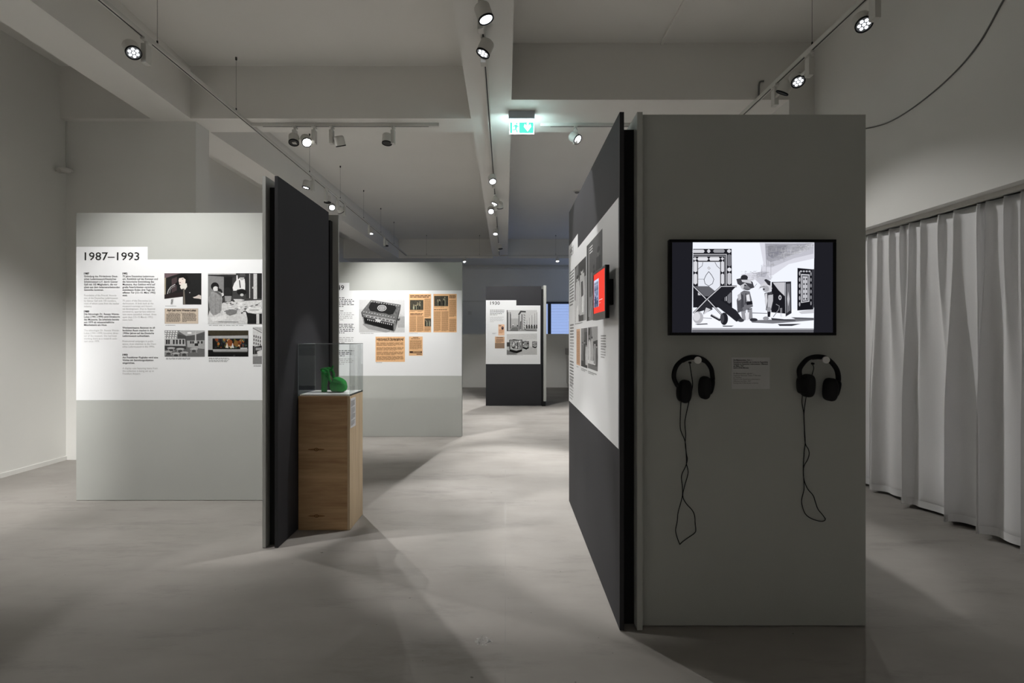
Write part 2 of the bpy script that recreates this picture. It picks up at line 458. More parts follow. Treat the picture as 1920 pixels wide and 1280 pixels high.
# left track
def HP(px, py): d = 2.35 * F / (VY - py); return W(px, py, d)                  # head centre, 13 cm under the track
def DY(px, X): return abs(X * F / (px - VX))                                    # where a depth track crosses column px
spot('nearest spotlight in view on the left track, lens towards the floor', XTL, DY(274, XTL), (-0.45, 2.6, 0), HP(247, 92), 60, 46, .25)
spot('spotlight on the left track just above the dark board top', XTL, DY(586, XTL), (-3.7, 7.4, 0), HP(575, 346), 680, 62, .4)
spot('unlit upright spotlight on the left track', XTL, DY(611, XTL), (-2.98, 8.5, 0), HP(614, 374), 0, lens='off')
spot('spotlight with round lit lens low on the left track', XTL, DY(633, XTL), (-0.9, 4.6, 0.2), HP(622, 387), 130, 60, .3, 'full')
spot('spotlight turned away beside the round lit one', XTL, DY(646, XTL), (-2.2, 11.5, 1), HP(637, 393), 0, lens='off')
spot('lit downward spotlight far along the left track', XTL, DY(692, XTL), (-2.6, 10.6, 0), HP(695, 434), 220, 80, .4, 'full')
spot('unlit last spotlight on the left track', XTL, DY(721, XTL), (-2.9, 12.3, 0), HP(724, 457), 0, lens='off')
spot('spotlight above the frame on the left track lighting the first panel', XTL, 2.78, (-2.70, 4.45, 0.72), (XTL+.1, 2.78, 3.76), 215, 74, .85)
spot('spotlight above the frame on the left track aimed across the floor', XTL, 3.12, (0.1, 3.42, 0), (XTL+.1, 3.12, 3.76), 140, 28, .4)
spot('spotlight above the frame near the left wall', XTL, 1.3, (-5.1, 4.3, 0.6), (XTL-.1, 1.3, 3.76), 560, 48, .85)
# cross track on the left
spot('first spotlight left on the cross track, lens dark', W(548,240,6).x+.03, 6.0, (-2.1, 5.0, 1.0), W(551, 261, 6.0), 0, lens='off')
spot('glaring spotlight on the cross track', W(589,240,6).x, 6.0, (-0.25, 3.2, 0.0), W(574, 263, 6.0), 190, 48, .5, 'glare')
spot('spotlight on the cross track turned towards the casket panel', W(622,240,6).x, 6.0, (-1.50, 7.34, 0.80), W(637, 265, 6.0), 265, 61, .9)
spot('unlit spotlight at the right end of the cross track', W(737,240,6).x, 6.0, (-1.45, 5.7, 1.5), W(726, 261, 6.0), 0, lens='off')
# middle track
spot('nearest spotlight on the middle beam, aimed at the wall with the red screen', XTC, 3.80, (0.70, 3.68, 1.30), W(907, 24, 3.70), 120, 42, .3, 'full')
spot('second spotlight on the middle beam, aimed at the shoe', XTC, 4.26, (-1.30, 3.93, 1.10), W(910, 90, 4.17), 130, 20, .4)
spot('third spotlight on the middle beam, lens to the right', XTC, 7.75, (0.42, 5.3, 0), HP(923, 336), 260, 34, .6, 'full')
spot('fourth spotlight on the middle beam, lens to the left', XTC, 8.86, (-1.6, 8.4, 0), HP(929, 377), 150, 60, .4, 'full')
spot('glaring spotlight on the middle beam', XTC, 9.55, (0.12, 5.3, 0), HP(920.5, 394), 620, 30, .6, 'full')
spot('small spotlight turned away to the right under the middle beam', XTC+.012, 9.17, (0.12, 10.75, 1.3), HP(937, 384.5), 150, 66, .4, 'on')
spot('downward spotlight far along the middle beam', XTC, 11.4, (-0.3, 9.9, 0), HP(929, 435), 200, 64, .35, 'full')
spot('unlit last spotlight on the middle beam', XTC, 13.4, (0.3, 12.9, 0), HP(938, 463), 0, lens='off')
# cross track on the right and the right track
spot('spotlight on the cross track beside the exit sign', W(1079,240,6).x, 6.0, (3.4, 3.75, 1.0), W(1078, 258, 6.0), 100, 50, .6, 'full')
spot('nearest spotlight on the right track, facing the room', XTR, 3.66, (1.9, 1.2, 0), HP(1617, 40), 18, 50, .5)
spot('second spotlight on the right track, facing the room', XTR, 4.45, (2.2, 1.9, 0), HP(1494, 148), 18, 46, .5)
spot('spotlight half hidden behind the second one on the right track', XTR, 5.02, (1.9, 5.6, 2.0), HP(1472, 164), 0, lens='off')
spot('spotlight behind the video wall on the right track', XTR, 7.6, (-1.9, 4.0, 0.0), (XTR-.1, 7.6, 3.76), 55, 52, .4)
spot('added fill spotlight behind the video wall on the right track', XTR, 9.0, (2.2, 8.2, 0.0), (XTR-.1, 9.0, 3.76), 430, 80, .4)  # hidden lamp added to brighten the ceiling of the hall beyond
spot('far spotlight on the cross track above the casket panel', W(873,484,15.46).x, 15.46, (-1.0, 14.0, 0), W(871, 488, 15.46), 60, 70, .4, 'full')
spot('far spotlight on the cross track above the windows', W(1045,484,15.46).x, 15.46, (1.7, 14.0, 0), W(1045, 487, 15.46), 60, 70, .4, 'full')
# unseen lamps added on the tracks behind the camera for more bounce light
spot('first added fill spotlight behind the camera on the left track', XTL, -0.8, (-3.8, -1.5, 0), (XTL-.1, -0.8, 3.76), 400, 60, .5)
spot('second added fill spotlight behind the camera on the left track', XTL, -1.7, (-2.2, -2.2, 0), (XTL+.1, -1.7, 3.76), 310, 60, .5)
spot('added fill spotlight behind the camera on the right track', XTR, -1.2, (1.75, 0.1, 0), (XTR-.1, -1.2, 3.76), 170, 46, .6)  # added to brighten the video wall from the floor before it

# ------------------------------------------------------------------ exhibition walls
ZW, ZS0, ZS1, ZTAB = 2.5, 0.872, 2.095, 2.205       # wall height; white sheet bottom, top, top of its tab
def sheet(plane, u0, u1, utab, parent):              # white sheet with a raised tab for the year
    n = plane.N * .0012
    P = [(u0, ZS0), (u1, ZS0), (u1, ZS1), (utab, ZS1), (utab, ZTAB), (u0, ZTAB)]
    lo = [plane.pt(u, v, 0) for u, v in P]; hi = [plane.pt(u, v, .0012) for u, v in P]
    k = len(P); f = [tuple(range(k, 2*k))] + [(i, (i+1) % k, (i+1) % k + k, i + k) for i in range(k)]
    if plane.U.cross(plane.V).dot(plane.N) < 0: f = [tuple(reversed(q)) for q in f]
    return part('white_sheet', MB().add(lo + hi, f, M_sheet), parent, 'white printed sheet')

# ---- wall 1987-1993 with its dark return wall
d1 = 4.45
w1 = thing('exhibition_wall', (-2.6, 4.5, 0), 'light grey display wall headed 1987–1993, with a dark return wall beside the plinth', 'display wall', 'free-standing display walls')
xl = W(143, 0, d1).x
part('front_board', MB().box((xl, d1, .004), (-1.636, d1+.02, ZW), M_lite), w1)
part('back_board', MB().box((xl, d1+.075, .004), (-1.478, d1+.095, ZW), M_lite), w1)
part('core', MB().box((xl+.05, d1+.02, 0), (-1.53, d1+.075, ZW-.06), M_core), w1, 'black gap between the boards')
part('side_board', MB().box((-1.634, 3.44, .004), (-1.6125, d1+.02, ZW), M_lite), w1)
part('dark_board', MB().box((-1.5516, 3.44, .004), (-1.53, 4.427, ZW), M_dark), w1, 'anthracite board')
part('side_core', MB().box((-1.6125, 3.50, 0), (-1.5516, d1+.02, ZW-.06), M_core), w1)
P1 = Front(d1)
s1 = sheet(P1, xl+.0005, -1.6365, P1.uv(277, 0)[0], w1)
zA = Zoom(P1, 130, 450, 901/190)                     # text crop
zB = Zoom(P1, 295, 490, 1280/210)                    # photograph crop
u, v = zA(138, 108); u2, _ = zA(624, 0)
text('year_title', P1, '1987–1993', M_text, s1, u, v, u2-u, size=.098, bold=.009)
def block(z, x0, y0, x1, lines, m, pl, par, name, lh=24.2, bold=0.0, wid=None):
    a, t = z(x0, y0); b, _ = z(x1, y0); _, t2 = z(x0, y0+lh)
    text(name, pl, '\n'.join(lines), m, par, a, t, b-a, size=(t-t2)*.97, line=(t-t2), bold=bold)
T = [
 (132,288,178,['1987'],M_text,.04), (132,313,450,['Gründung des Förderkreis Deut-','sches Ledermuseum/Deutsches','Schuhmuseum e.V. durch Günter','Gall mit 105 Mitgliedern, die vor','allem aus dem lederverarbeitenden','Gewerbe kommen.'],M_text,.014),
 (132,482,446,["Foundation of the Friends' Associa-",'tion of the Deutsches Ledermuseum','by Günter Gall with 105 members,','most of whom come from the leather','industry.'],M_grey,.006),
 (132,625,178,['1989'],M_text,.04), (132,649,450,['Die Ethnologin Dr. Renate Wente-','Lukas (1941–1999) wird Direktorin','des Museums. Sie arbeitete bereits','seit 1979 als wissenschaftliche','Mitarbeiterin am Haus.'],M_text,.014),
 (132,794,446,['The ethnologist Dr. Renate Wente-','Lukas (1941–1999) becomes direc-','tor of the museum. She had been','working there as a research assis-','tant since 1979.'],M_grey,.006),
 (474,288,518,['1992'],M_text,.04), (474,313,788,['75 Jahre Deutsches Ledermuse-','um. Rückblick auf das Konzept und','die historische Entwicklung des','Museums. Aus Geldnot wird auf','große Feierlichkeiten verzichtet,','stattdessen finden drei Tage der','offenen Tür (13.–15. März 1992)','statt.'],M_text,.014),
 (474,530,776,['75 years of the Deutsches Le-','dermuseum. A look back at the',"museum's concept and histori-",'cal development. Due to financial','constraints, appropriate celebrat-','ions were cancelled; instead, three','open days (13–15 March 1992)','were held.'],M_grey,.006),
 (474,770,766,['Werbewirksame Aktionen im öf-','fentlichen Raum machen in den','1990er Jahren auf das Deutsche','Ledermuseum aufmerksam.'],M_text,.014),
 (474,890,775,['Promotional campaigns in public','spaces draw attention to the Deut-','sches Ledermuseum in the 1990s.'],M_grey,.006),
 (474,1010,520,['1993'],M_text,.04), (474,1034,790,['Am Frankfurter Flughafen wird eine','Vitrine mit Sammlungsobjekten','eingerichtet.'],M_text,.014),
 (474,1130,786,['A display case featuring items from','the collection is being set up at','Frankfurt Airport.'],M_grey,.006)]
for x0, y0, x1, L, m, b in T: block(zA, x0, y0, x1, L, m, P1, s1, 'text_block', 24.2, b)
cp = Print(P1)
for x0, y0, x1, n in ((92,506,232,1),(95,726,218,1),(590,728,1030,1),(100,1102,405,2),(590,1102,853,2),(590,1130,830,2),(1102,1184,1196,2)):
    cp.words(zB, x0, y0, x1, 11, n, M_cap, .5, .9)
cp.build('captions', s1, 'small grey captions')
G = lambda g, n=.12: ink(g, grain=n)
# speaker at the lectern
p = Print(P1)
p.z(zB, [(82,135),(505,135),(505,493),(293,493),(293,400),(82,428)], G(30))
p.z(zB, [(82,135),(270,135),(170,165),(82,195)], ink(105,88,92,grain=.1)); p.z(zB, [(165,200),(225,175),(222,330),(165,360)], ink(70,58,60,grain=.1))
p.z(zB, [(82,190),(100,185),(98,375),(82,380)], ink(150,140,120)); p.z(zB, [(82,382),(295,345),(295,402),(82,428)], ink(38,30,30))
p.ze(zB, 300,205,58,58, ink(14)); p.ze(zB, 350,240,30,30, ink(20))
p.z(zB, [(250,192),(296,184),(324,206),(322,246),(300,268),(272,272),(252,262),(250,240),(244,222)], ink(226,214,206))
p.z(zB, [(255,235),(272,238),(268,246),(256,244)], ink(120,80,78)); p.z(zB, [(282,200),(300,197),(300,203),(284,206)], ink(60))
p.z(zB, [(262,280),(300,252),(338,250),(342,290),(318,325),(300,310),(276,318),(264,300)], ink(222,218,210))
p.zl(zB, [(118,370),(128,330),(155,290),(205,262)], 8, ink(190)); p.zl(zB, [(142,362),(150,320),(175,295),(205,285)], 6, ink(150))
p.ze(zB, 226,254,20,15, ink(16), -25)
p.z(zB, [(298,310),(312,310),(322,490),(300,490)], ink(110,104,96)); p.z(zB, [(408,408),(440,400),(475,380),(503,390),(503,432),(470,424),(420,420)], ink(205,195,188))
p.ze(zB, 372,356,6,5, ink(220)); p.z(zB, [(160,432),(185,430),(176,490),(155,492)], ink(160)); p.zl(zB, [(165,440),(172,460),(160,480)], 4, ink(60))
p.build('photo_print', s1, 'photo of a person speaking at a microphone')
# newspaper cutting below
p = Print(P1); p.zr(zB, 86,538,468,711, ink(150,132,116)); p.zr(zB, 90,541,465,708, ink(205,190,172,grain=.05))
p.words(zB, 104,600,268,10.4,9, ink(92,84,78), .62, .9, .03, (.05,.2)); p.words(zB, 286,600,448,10.4,9, ink(92,84,78), .62, .3, .03, (.05,.2))
p.build('newspaper_cutting', s1, 'beige newspaper cutting headed Auf Gall folgt Wente-Lukas')
a, t = zB(112, 545); b, _ = zB(444, 0); text('headline', P1, 'Auf Gall folgt Wente-Lukas', ink(50,42,40), s1, a, t, b-a, size=.026, bold=.03, off=.0025)
a, t = zB(128, 580); b, _ = zB(428, 0); text('headline', P1, 'Direktor zum 1. August in Pension', ink(90,80,74), s1, a, t, b-a, size=.019, bold=.005, off=.0025)
# workshop photo
p = Print(P1); xr = 1196
p.zr(zB, 580,135,xr,713, G(58)); p.z(zB, [(580,150),(760,175),(760,420),(580,420)], G(128)); p.zr(zB, 580,135,900,150, G(190)); p.z(zB, [(580,150),(880,172),(880,182),(580,162)], G(30))
p.zr(zB, 766,178,858,400, G(22)); p.zr(zB, 1000,135,1050,420, G(40)); p.zr(zB, 1100,140,1140,430, G(196)); p.zr(zB, 1146,140,xr,420, G(26)); p.zr(zB, 1052,140,1062,420, G(170)); p.zr(zB,1085,290,1112,310,G(180))
p.z(zB, [(862,300),(880,250),(905,215),(905,160),(918,158),(922,205),(940,190),(1000,200),(1006,260),(1004,330),(870,335)], G(226,.06))
p.z(zB, [(934,215),(944,212),(956,300),(944,305)], G(24)); p.ze(zB, 968,180,26,34, G(176)); p.z(zB, [(930,160),(1015,160),(1000,182),(940,182)], G(60)); p.z(zB, [(945,138),(1005,138),(1005,165),(945,165)], G(78))
p.z(zB, [(850,440),(870,360),(920,320),(1000,325),(1020,400),(1010,430),(900,465)], G(62)); p.ze(zB, 965,350,55,36, G(16)); p.ze(zB, 968,382,20,16, G(190)); p.z(zB, [(870,430),(960,430),(1000,440),(900,470)], G(206))
p.ze(zB, 805,350,45,55, G(34)); p.z(zB, [(770,395),(850,395),(840,460),(780,470)], G(150)); p.ze(zB, 660,285,46,46, G(18)); p.ze(zB, 668,312,30,28, G(214)); p.z(zB, [(690,300),(735,320),(765,400),(740,440),(700,380)], G(30)); p.ze(zB, 745,378,16,20, G(215))
p.z(zB, [(580,640),(600,560),(760,470),(1010,450),(xr,440),(xr,600),(1040,600),(1030,713),(580,713)], G(206,.2))
r5 = random.Random(5)
for k in range(60):
    x, y = r5.uniform(760, 1180), r5.uniform(455, 600); g = r5.choice((40, 80, 120, 240, 240, 160)); l = r5.uniform(10, 42); h = r5.uniform(4, 12)
    p.z(zB, [(x,y),(x+l,y-h*.6),(x+l*1.1,y+h*.4),(x+l*.2,y+h)], ink(g)); p.n -= .8
p.z(zB, [(780,560),(860,545),(920,560),(900,600),(830,620),(790,600)], G(120,.3)); p.z(zB, [(600,640),(700,630),(790,600),(795,660),(640,690)], G(222))
p.z(zB, [(585,430),(620,350),(670,335),(730,350),(748,430),(735,560),(690,600),(640,620),(605,570)], G(150,.25)); p.z(zB, [(640,345),(690,340),(740,380),(735,400),(680,360)], G(90))
for k in range(7): p.zl(zB, [(610+k*19,380),(606+k*19,470),(618+k*17,590)], 5, G(112 + 14*(k % 3)))
p.ze(zB, 1120,560,110,34, G(226)); p.z(zB, [(1010,560),(1040,588),(1120,600),(xr,596),(xr,713),(1040,713),(1030,640)], G(28)); p.zr(zB, 1135,600,1168,713, G(205)); p.ze(zB,1110,555,60,14,G(188))
p.zl(zB, [(700,690),(930,692)], 6, G(110)); p.zr(zB, 720,150,905,156, G(30))
p.build('photo_print', s1, 'large black and white photo of people working at a table')
# cafe photo
p = Print(P1); p.zr(zB, 85,787,543,1088, G(96)); p.z(zB, [(85,787),(265,787),(235,830),(232,885),(85,885)], G(128))
for r_ in range(4):
    for c in range(5): p.zr(zB, 92+c*30 - r_*4, 792+r_*24, 112+c*30 - r_*4, 808+r_*24, G(222)); p.n -= .9
p.z(zB, [(265,787),(543,787),(543,800),(420,840),(330,850),(250,800)], G(176)); p.ze(zB, 368,816,26,10, G(240)); p.z(zB, [(235,830),(330,850),(330,960),(235,890)], G(70)); p.z(zB, [(330,850),(440,842),(543,812),(543,940),(330,960)], G(82))
p.z(zB, [(85,880),(320,885),(325,965),(85,960)], G(180)); p.z(zB,[(340,905),(540,900),(540,1000),(345,980)], G(165))
for x in (100,125,180,215,252,290,375,400,460,500): p.zr(zB, x,893 if x < 330 else 910,x+20,945 if x < 330 else 938, G(50)); p.n -= .9
p.zr(zB, 432,795,446,935, G(190)); p.zr(zB, 428,935,468,965, G(36)); p.z(zB, [(85,965),(330,970),(330,1000),(85,1010)], G(58)); p.z(zB, [(340,985),(543,1010),(543,1088),(340,1088)], G(104))
for cx, cy in ((130,1030),(215,1050),(310,1040),(420,1000),(160,990),(265,1000)):
    p.ze(zB, cx,cy,46,12, G(176)); p.zl(zB, [(cx-30,cy),(cx-34,cy+44)], 7, G(160)); p.zl(zB, [(cx+28,cy),(cx+34,cy+42)], 7, G(170)); p.ze(zB, cx,cy+22,20,14, G(66))
p.build('photo_print', s1, 'grey photo of a museum cafe with chairs')
# display case photo
p = Print(P1); p.zr(zB, 580,788,1042,1088, G(14)); p.z(zB, [(580,788),(1042,788),(1042,845),(635,850),(580,830)], ink(56,50,38,grain=.2)); p.zr(zB, 580,850,632,1010, G(160)); p.z(zB, [(632,850),(1036,845),(1036,880),(632,880)], G(168)); p.z(zB, [(632,1000),(1036,1000),(1030,1030),(640,1030)], G(158))
p.zr(zB, 634,880,1034,1002, ink(16,16,12)); r8 = random.Random(8)
for k in range(75):
    x, y = r8.uniform(645,1015), r8.uniform(890,985); c = r8.choice(((190,150,90),(150,120,60),(120,60,30),(90,90,40),(200,180,140),(60,80,70),(170,90,40),(40,40,50)))
    p.ze(zB, x,y,r8.uniform(6,16),r8.uniform(7,20), ink(*c), n=7); p.n -= .9
p.ze(zB, 830,930,30,38, ink(130,70,34)); p.ze(zB, 900,935,24,36, ink(120,86,40)); p.z(zB,[(780,985),(800,930),(815,990)],ink(214,206,196)); p.z(zB,[(845,985),(862,930),(880,990)],ink(204,206,206)); p.zr(zB, 950,985,1030,1004, G(190))
p.zr(zB, 642,1032,1030,1040, ink(70,70,66)); p.ze(zB, 880,1075,12,10, G(60))
p.build('photo_print', s1, 'dark photo of a colourful lit showcase')
# street photo cut off by the side board
p = Print(P1); p.zr(zB, 1092,750,xr,1172, G(180)); p.z(zB, [(1092,750),(xr,800),(xr,970),(1092,960)], G(206))
for r_ in range(3):
    for c in range(4): p.zr(zB, 1100+c*24, 840+r_*40+c*6, 1112+c*24, 868+r_*40+c*6, G(80)); p.n -= .9
p.zl(zB, [(1092,760),(xr,815)], 10, G(110)); p.z(zB, [(1112,975),(xr,960),(xr,1050),(1112,1060)], G(46)); p.zr(zB, 1125,985,1190,1015, G(150)); p.z(zB, [(1140,1030),(xr,1010),(xr,1080),(1150,1085)], G(214)); p.z(zB, [(1092,1085),(xr,1080),(xr,1172),(1092,1172)], G(128)); p.zr(zB,1092,965,1110,1060,G(30))
p.build('photo_print', s1, 'photo of a street partly hidden behind the side board')

# ---- wall with the casket
d2 = 7.34
w2 = thing('exhibition_wall', (-1.7, 7.4, 0), 'light grey display wall with a casket photo and orange newspaper cuttings', 'display wall', 'free-standing display walls')
x0, x1 = W(574, 0, d2).x, W(866, 0, d2).x
part('front_board', MB().box((x0, d2, .004), (x1, d2+.02, ZW), M_lite), w2)
part('back_board', MB().box((x0, d2+.075, .004), (x1, d2+.095, ZW), M_lite), w2)
part('core', MB().box((x0+.05, d2+.02, 0), (x1-.03, d2+.075, ZW-.06), M_core), w2)
P2 = Front(d2); s2 = sheet(P2, x0+.0005, x1-.0005, P2.uv(655, 0)[0], w2)
zC = Zoom(P2, 620, 510, 1752/260)
ua, ta = zC(84, 165); ub, _ = zC(170, 0); full = (ub-ua) * 4.62
text('year_title', P2, '1945–1949', M_text, s2, ub-full, ta, full, size=.098, bold=.009)
tx = Print(P2); xx = -150
for y0, n, m in ((320,1,M_text),(342,5,M_text),(486,1,M_cap),(512,5,ink(176)),(655,6,M_text),(822,4,ink(176)),(988,4,M_text),(1092,4,ink(176))):
    tx.words(zC, xx, y0, 302, 21.5, n, m, .40, .72, .06, (.03, .13))
tx.words(zC, 375,772,545,10,1, ink(150), .6, 1.0); tx.words(zC, 575,1140,650,10,1, ink(150), .6, 1.0); tx.words(zC, 995,768,1100,9,1, ink(170), .6, 1.0)
tx.build('text_block', s2, 'column of small print')
p = Print(P2)
p.zr(zC, 360,350,935,762, G(196,.06)); p.z(zC, [(360,350),(935,350),(935,560),(700,420),(360,470)], G(206,.05)); p.z(zC, [(820,560),(935,560),(935,700),(850,700)], G(168,.08)); p.z(zC, [(400,660),(440,640),(810,735),(700,762),(480,720)], G(150,.1))
p.z(zC, [(510,352),(888,412),(820,640),(800,760),(420,660),(385,510)], G(58,.25))
p.z(zC, [(510,352),(888,412),(825,615),(405,530),(385,505)], G(104,.45)); p.z(zC, [(505,385),(560,375),(600,395),(660,385),(720,400),(760,415),(815,425),(830,455),(815,480),(790,530),(740,540),(690,520),(620,515),(560,500),(500,490),(480,450),(490,420)], G(30,.2))
p.ze(zC, 648,454,58,40, G(190)); p.ze(zC, 648,454,46,31, G(52)); p.ze(zC, 648,454,36,24, G(186)); p.ze(zC, 648,454,22,14, G(96)); p.ze(zC,648,454,10,7,G(200))
p.z(zC, [(405,530),(825,605),(822,655),(410,560)], G(150,.4)); p.z(zC, [(408,545),(822,625),(822,636),(408,556)], G(40)); p.z(zC, [(425,575),(790,655),(785,740),(440,640)], G(16,.2)); p.z(zC, [(560,590),(640,600),(630,625),(600,632),(575,618)], G(196)); 
p.zl(zC, [(405,565),(425,655),(800,752)], 12, G(160,.4)); p.z(zC, [(795,650),(825,610),(812,740),(795,750)], G(120,.4)); p.z(zC, [(825,615),(888,412),(880,470),(815,745)], G(72,.3)); p.ze(zC, 858,590,18,24, G(60)); p.ze(zC, 860,578,9,12, G(170))
for k in range(16): p.ze(zC, 430+k*24, 553+k*4.6, 8, 7, G(200 if k % 2 else 90), n=8); p.n -= .9
for k in range(13): p.ze(zC, 470+k*25, 600+k*5.2, 7, 10, G(190), n=8); p.n -= .9
for a, b_, c, e in ((520,372,860,425),(420,500,800,572)):
    for k in range(12): p.ze(zC, a+(c-a)*k/11, b_+(e-b_)*k/11, 9, 6, G(176), n=8); p.n -= .9
p.build('photo_print', s2, 'black and white photo of an ornate casket')
OR, ORD = ink(231,184,136,grain=.05), ink(150,112,80)
def cutting(z, pl, par, x0, y0, x1, y1, cols, pics, heads, label, ic=ORD, paper=OR, lh=9):
    p = Print(pl); p.zr(z, x0, y0, x1, y1, paper)
    for hx0, hy, hx1, hh, n in heads: p.words(z, hx0, hy, hx1, hh, n, ink(92,64,48), .66, .9, .08, (.1,.3))
    for cx0, cy0, cx1, cy1 in cols: p.words(z, cx0, cy0, cx1, lh, int((cy1-cy0)/lh), ic, .6, .7, .03, (.06,.24))
    for q in pics:
        qx0, qy0, qx1, qy1 = q; p.zr(z, qx0, qy0, qx1, qy1, ink(70,66,56,grain=.4)); rr = random.Random(int(qx0+qy0)); w, h = qx1-qx0, qy1-qy0
        for k in range(9):
            cx = qx0+w*rr.uniform(.12,.88); g = rr.choice((28,120,165,95,40)); hh = h*rr.uniform(.2,.42)
            p.z(z, [(cx-w*.05,qy1-h*.05),(cx-w*.06,qy1-hh*1.3),(cx,qy1-hh*2),(cx+w*.06,qy1-hh*1.3),(cx+w*.05,qy1-h*.05)], ink(g,g,int(g*.85)))
            p.ze(z, cx, max(qy1-hh*2.05, qy0+h*.1), w*.045, h*.08, ink(150,140,116), n=8)
    return p.build('newspaper_cutting', par, label)
cutting(zC, P2, s2, 992,275,1270,760, [(1000,485,1090,508),(1095,485,1172,508),(1000,555,1082,755),(1090,555,1174,755),(1184,335,1264,575),(1184,695,1264,755)], [(1002,352,1172,478),(1187,585,1268,686)], [(1002,292,1268,17,2),(1005,520,1170,14,2)], 'tall orange newspaper cutting with two small photos')
cutting(zC, P2, s2, 1298,275,1592,760, [(1305,495,1392,755),(1400,495,1488,755),(1498,350,1586,570),(1498,590,1586,755),(1308,440,1485,455)], [(1308,300,1485,430)], [(1498,290,1586,15,3),(1305,470,1488,13,1)], 'tall orange newspaper cutting with one dark photo')
cutting(zC, P2, s2, 567,815,938,1133, [(580,888,922,935),(580,948,922,995),(580,1005,922,1050),(580,1060,922,1120)], [], [(600,862,918,10,1)], 'wide orange newspaper cutting with a bold headline')
a, t = zC(580, 828); b, _ = zC(922, 0); text('headline', P2, 'Ledermuseum für Bundesregierung?', ink(60,40,32), s2, a, t, b-a, size=.045, bold=.028, off=.0025)
p2 = cutting(zC, P2, s2, 990,813,1162,1055, [(1000,860,1152,985)], [], [(1040,820,1115,12,1),(1015,838,1140,11,1)], 'small orange newspaper cutting with a black bar')
p = Print(P2, .003); p.zr(zC, 998,998,1152,1022, ink(66,48,38)); p.words(zC, 1040,1003,1140,14,1, OR, .7, 1); p.words(zC,1085,1033,1150,10,1,ink(70,50,40),.9,1); p.build('advert_bar', s2, 'black bar')

# ---- wall 1930
d3 = 10.7
w3 = thing('exhibition_wall', (.2, 10.75, 0), 'narrow anthracite display wall headed 1930, the farthest one', 'display wall', 'free-standing display walls')
x0, x1 = W(911, 0, d3).x, W(1015, 0, d3).x
part('front_board', MB().box((x0, d3, .004), (x1, d3+.02, ZW), M_dark), w3)
part('back_board', MB().box((x0, d3+.075, .004), (x1, d3+.095, ZW), M_dark), w3)
part('core', MB().box((x0+.05, d3+.02, 0), (x1+.04, d3+.075, ZW-.06), M_core), w3)
part('side_board', MB().box((.79, d3-.06, .10), (.846, d3+1.0, ZW+.01), M_lite), w3, 'light grey board seen edge on')
part('foot', MB().box((.755, d3-.055, 0), (.83, d3+.9, .10), M_core), w3, 'black foot')
P3 = Front(d3); s3 = sheet(P3, x0+.0005, W(1013.2, 0, d3).x, P3.uv(968, 0)[0], w3)
zD = Zoom(P3, 905, 550, 1451/170)
a, t = zD(122, 127); b, _ = zD(274, 0); text('year_title', P3, '1930', M_text, s3, a, t, b-a, size=.098, bold=.009)
tx = Print(P3); tx.words(zD, 118,262,350,19,5, ink(110), .45, .5, .2); tx.words(zD, 118,373,345,19,5, ink(196), .45, .3, .2); tx.words(zD, 155,632,230,12,2, ink(170), .45, .6, .1); tx.words(zD,388,986,640,9,1,ink(180),.6,1)
tx.build('text_block', s3, 'small print')
p = Print(P3); p.zr(zD, 385,266,870,604, G(205,.08)); p.z(zD, [(385,300),(450,300),(450,604),(385,604)], G(120)); p.zr(zD, 412,300,436,590, G(190)); p.zr(zD, 385,266,400,604, G(70)); p.zr(zD, 440,330,452,560, G(60))
p.zr(zD, 452,400,575,520, G(178)); p.z(zD, [(430,604),(460,520),(870,520),(870,604)], G(150)); p.z(zD, [(480,540),(560,540),(570,604),(430,604)], G(110))
for x, h in ((690,430),(730,390),(770,350),(815,320),(850,300)): p.zr(zD, x,h,x+24,560, G(172)); p.zr(zD, x,h,x+8,560, G(226)); p.zr(zD, x+4,500,x+24,560, G(28))
p.z(zD, [(600,300),(690,285),(690,560),(600,590)], G(196)); p.z(zD, [(565,335),(605,275),(690,280),(690,305),(620,300),(585,350)], G(64)); p.zr(zD, 572,350,592,575, G(120)); p.zr(zD, 622,330,634,580, G(50))
for k in range(6): p.z(zD, [(655,330+k*40),(680,350+k*40),(680,362+k*40),(655,342+k*40)], G(90))
p.z(zD, [(600,450),(618,440),(612,570),(596,580)], G(80)); p.zl(zD, [(660,560),(700,590),(870,600)], 8, G(60)); p.zr(zD, 478,510,492,525, G(20)); p.zr(zD,548,505,566,528,G(40)); p.ze(zD,488,500,8,7,G(240))
p.build('photo_print', s3, 'black and white photo of tall pillars')
p = Print(P3); p.zr(zD, 385,650,870,980, G(214,.08)); p.z(zD, [(385,650),(870,640),(870,720),(640,750),(385,720)], G(206)); p.z(zD, [(385,850),(870,850),(870,980),(385,980)], G(190)); p.z(zD, [(385,900),(470,930),(560,980),(385,980)], G(120)); p.zr(zD, 385,780,430,850, G(70))
def vit(x0, x1, xe, y0, y1, s):
    p.z(zD, [(x0,y0+8),((x0+x1)/2,y0-10*s),(xe,y0+6),(x1,y0+14*s)], G(30)); p.zr(zD, x0,y0,xe,y1, G(150,.5))
    for x in (x0, x1, xe): p.zl(zD, [(x,y0),(x,y1)], 9*s, G(12))
    p.zl(zD, [(x0,y0),(x1,y0+4),(xe,y0)], 9*s, G(16))
    rr = random.Random(int(x0))
    for k in range(int(26*s)):
        cx, cy = rr.uniform(x0+8, xe-8), rr.uniform(y0+16, y1-10); p.ze(zD, cx, cy, rr.uniform(4,13)*s, rr.uniform(6,20)*s, G(rr.choice((10,30,60,232,232,200))), n=7); p.n -= .9
    p.z(zD, [(x0,y1),((x0+xe)/2+10,y1+26*s),(xe,y1),(xe,y1+34*s),((x0+xe)/2+10,y1+70*s),(x0,y1+36*s)], G(14))
vit(795,855,868,770,840,.5); vit(640,718,738,765,850,.7); vit(430,560,630,742,890,1.0)
p.build('photo_print', s3, 'black and white photo of glass showcases')
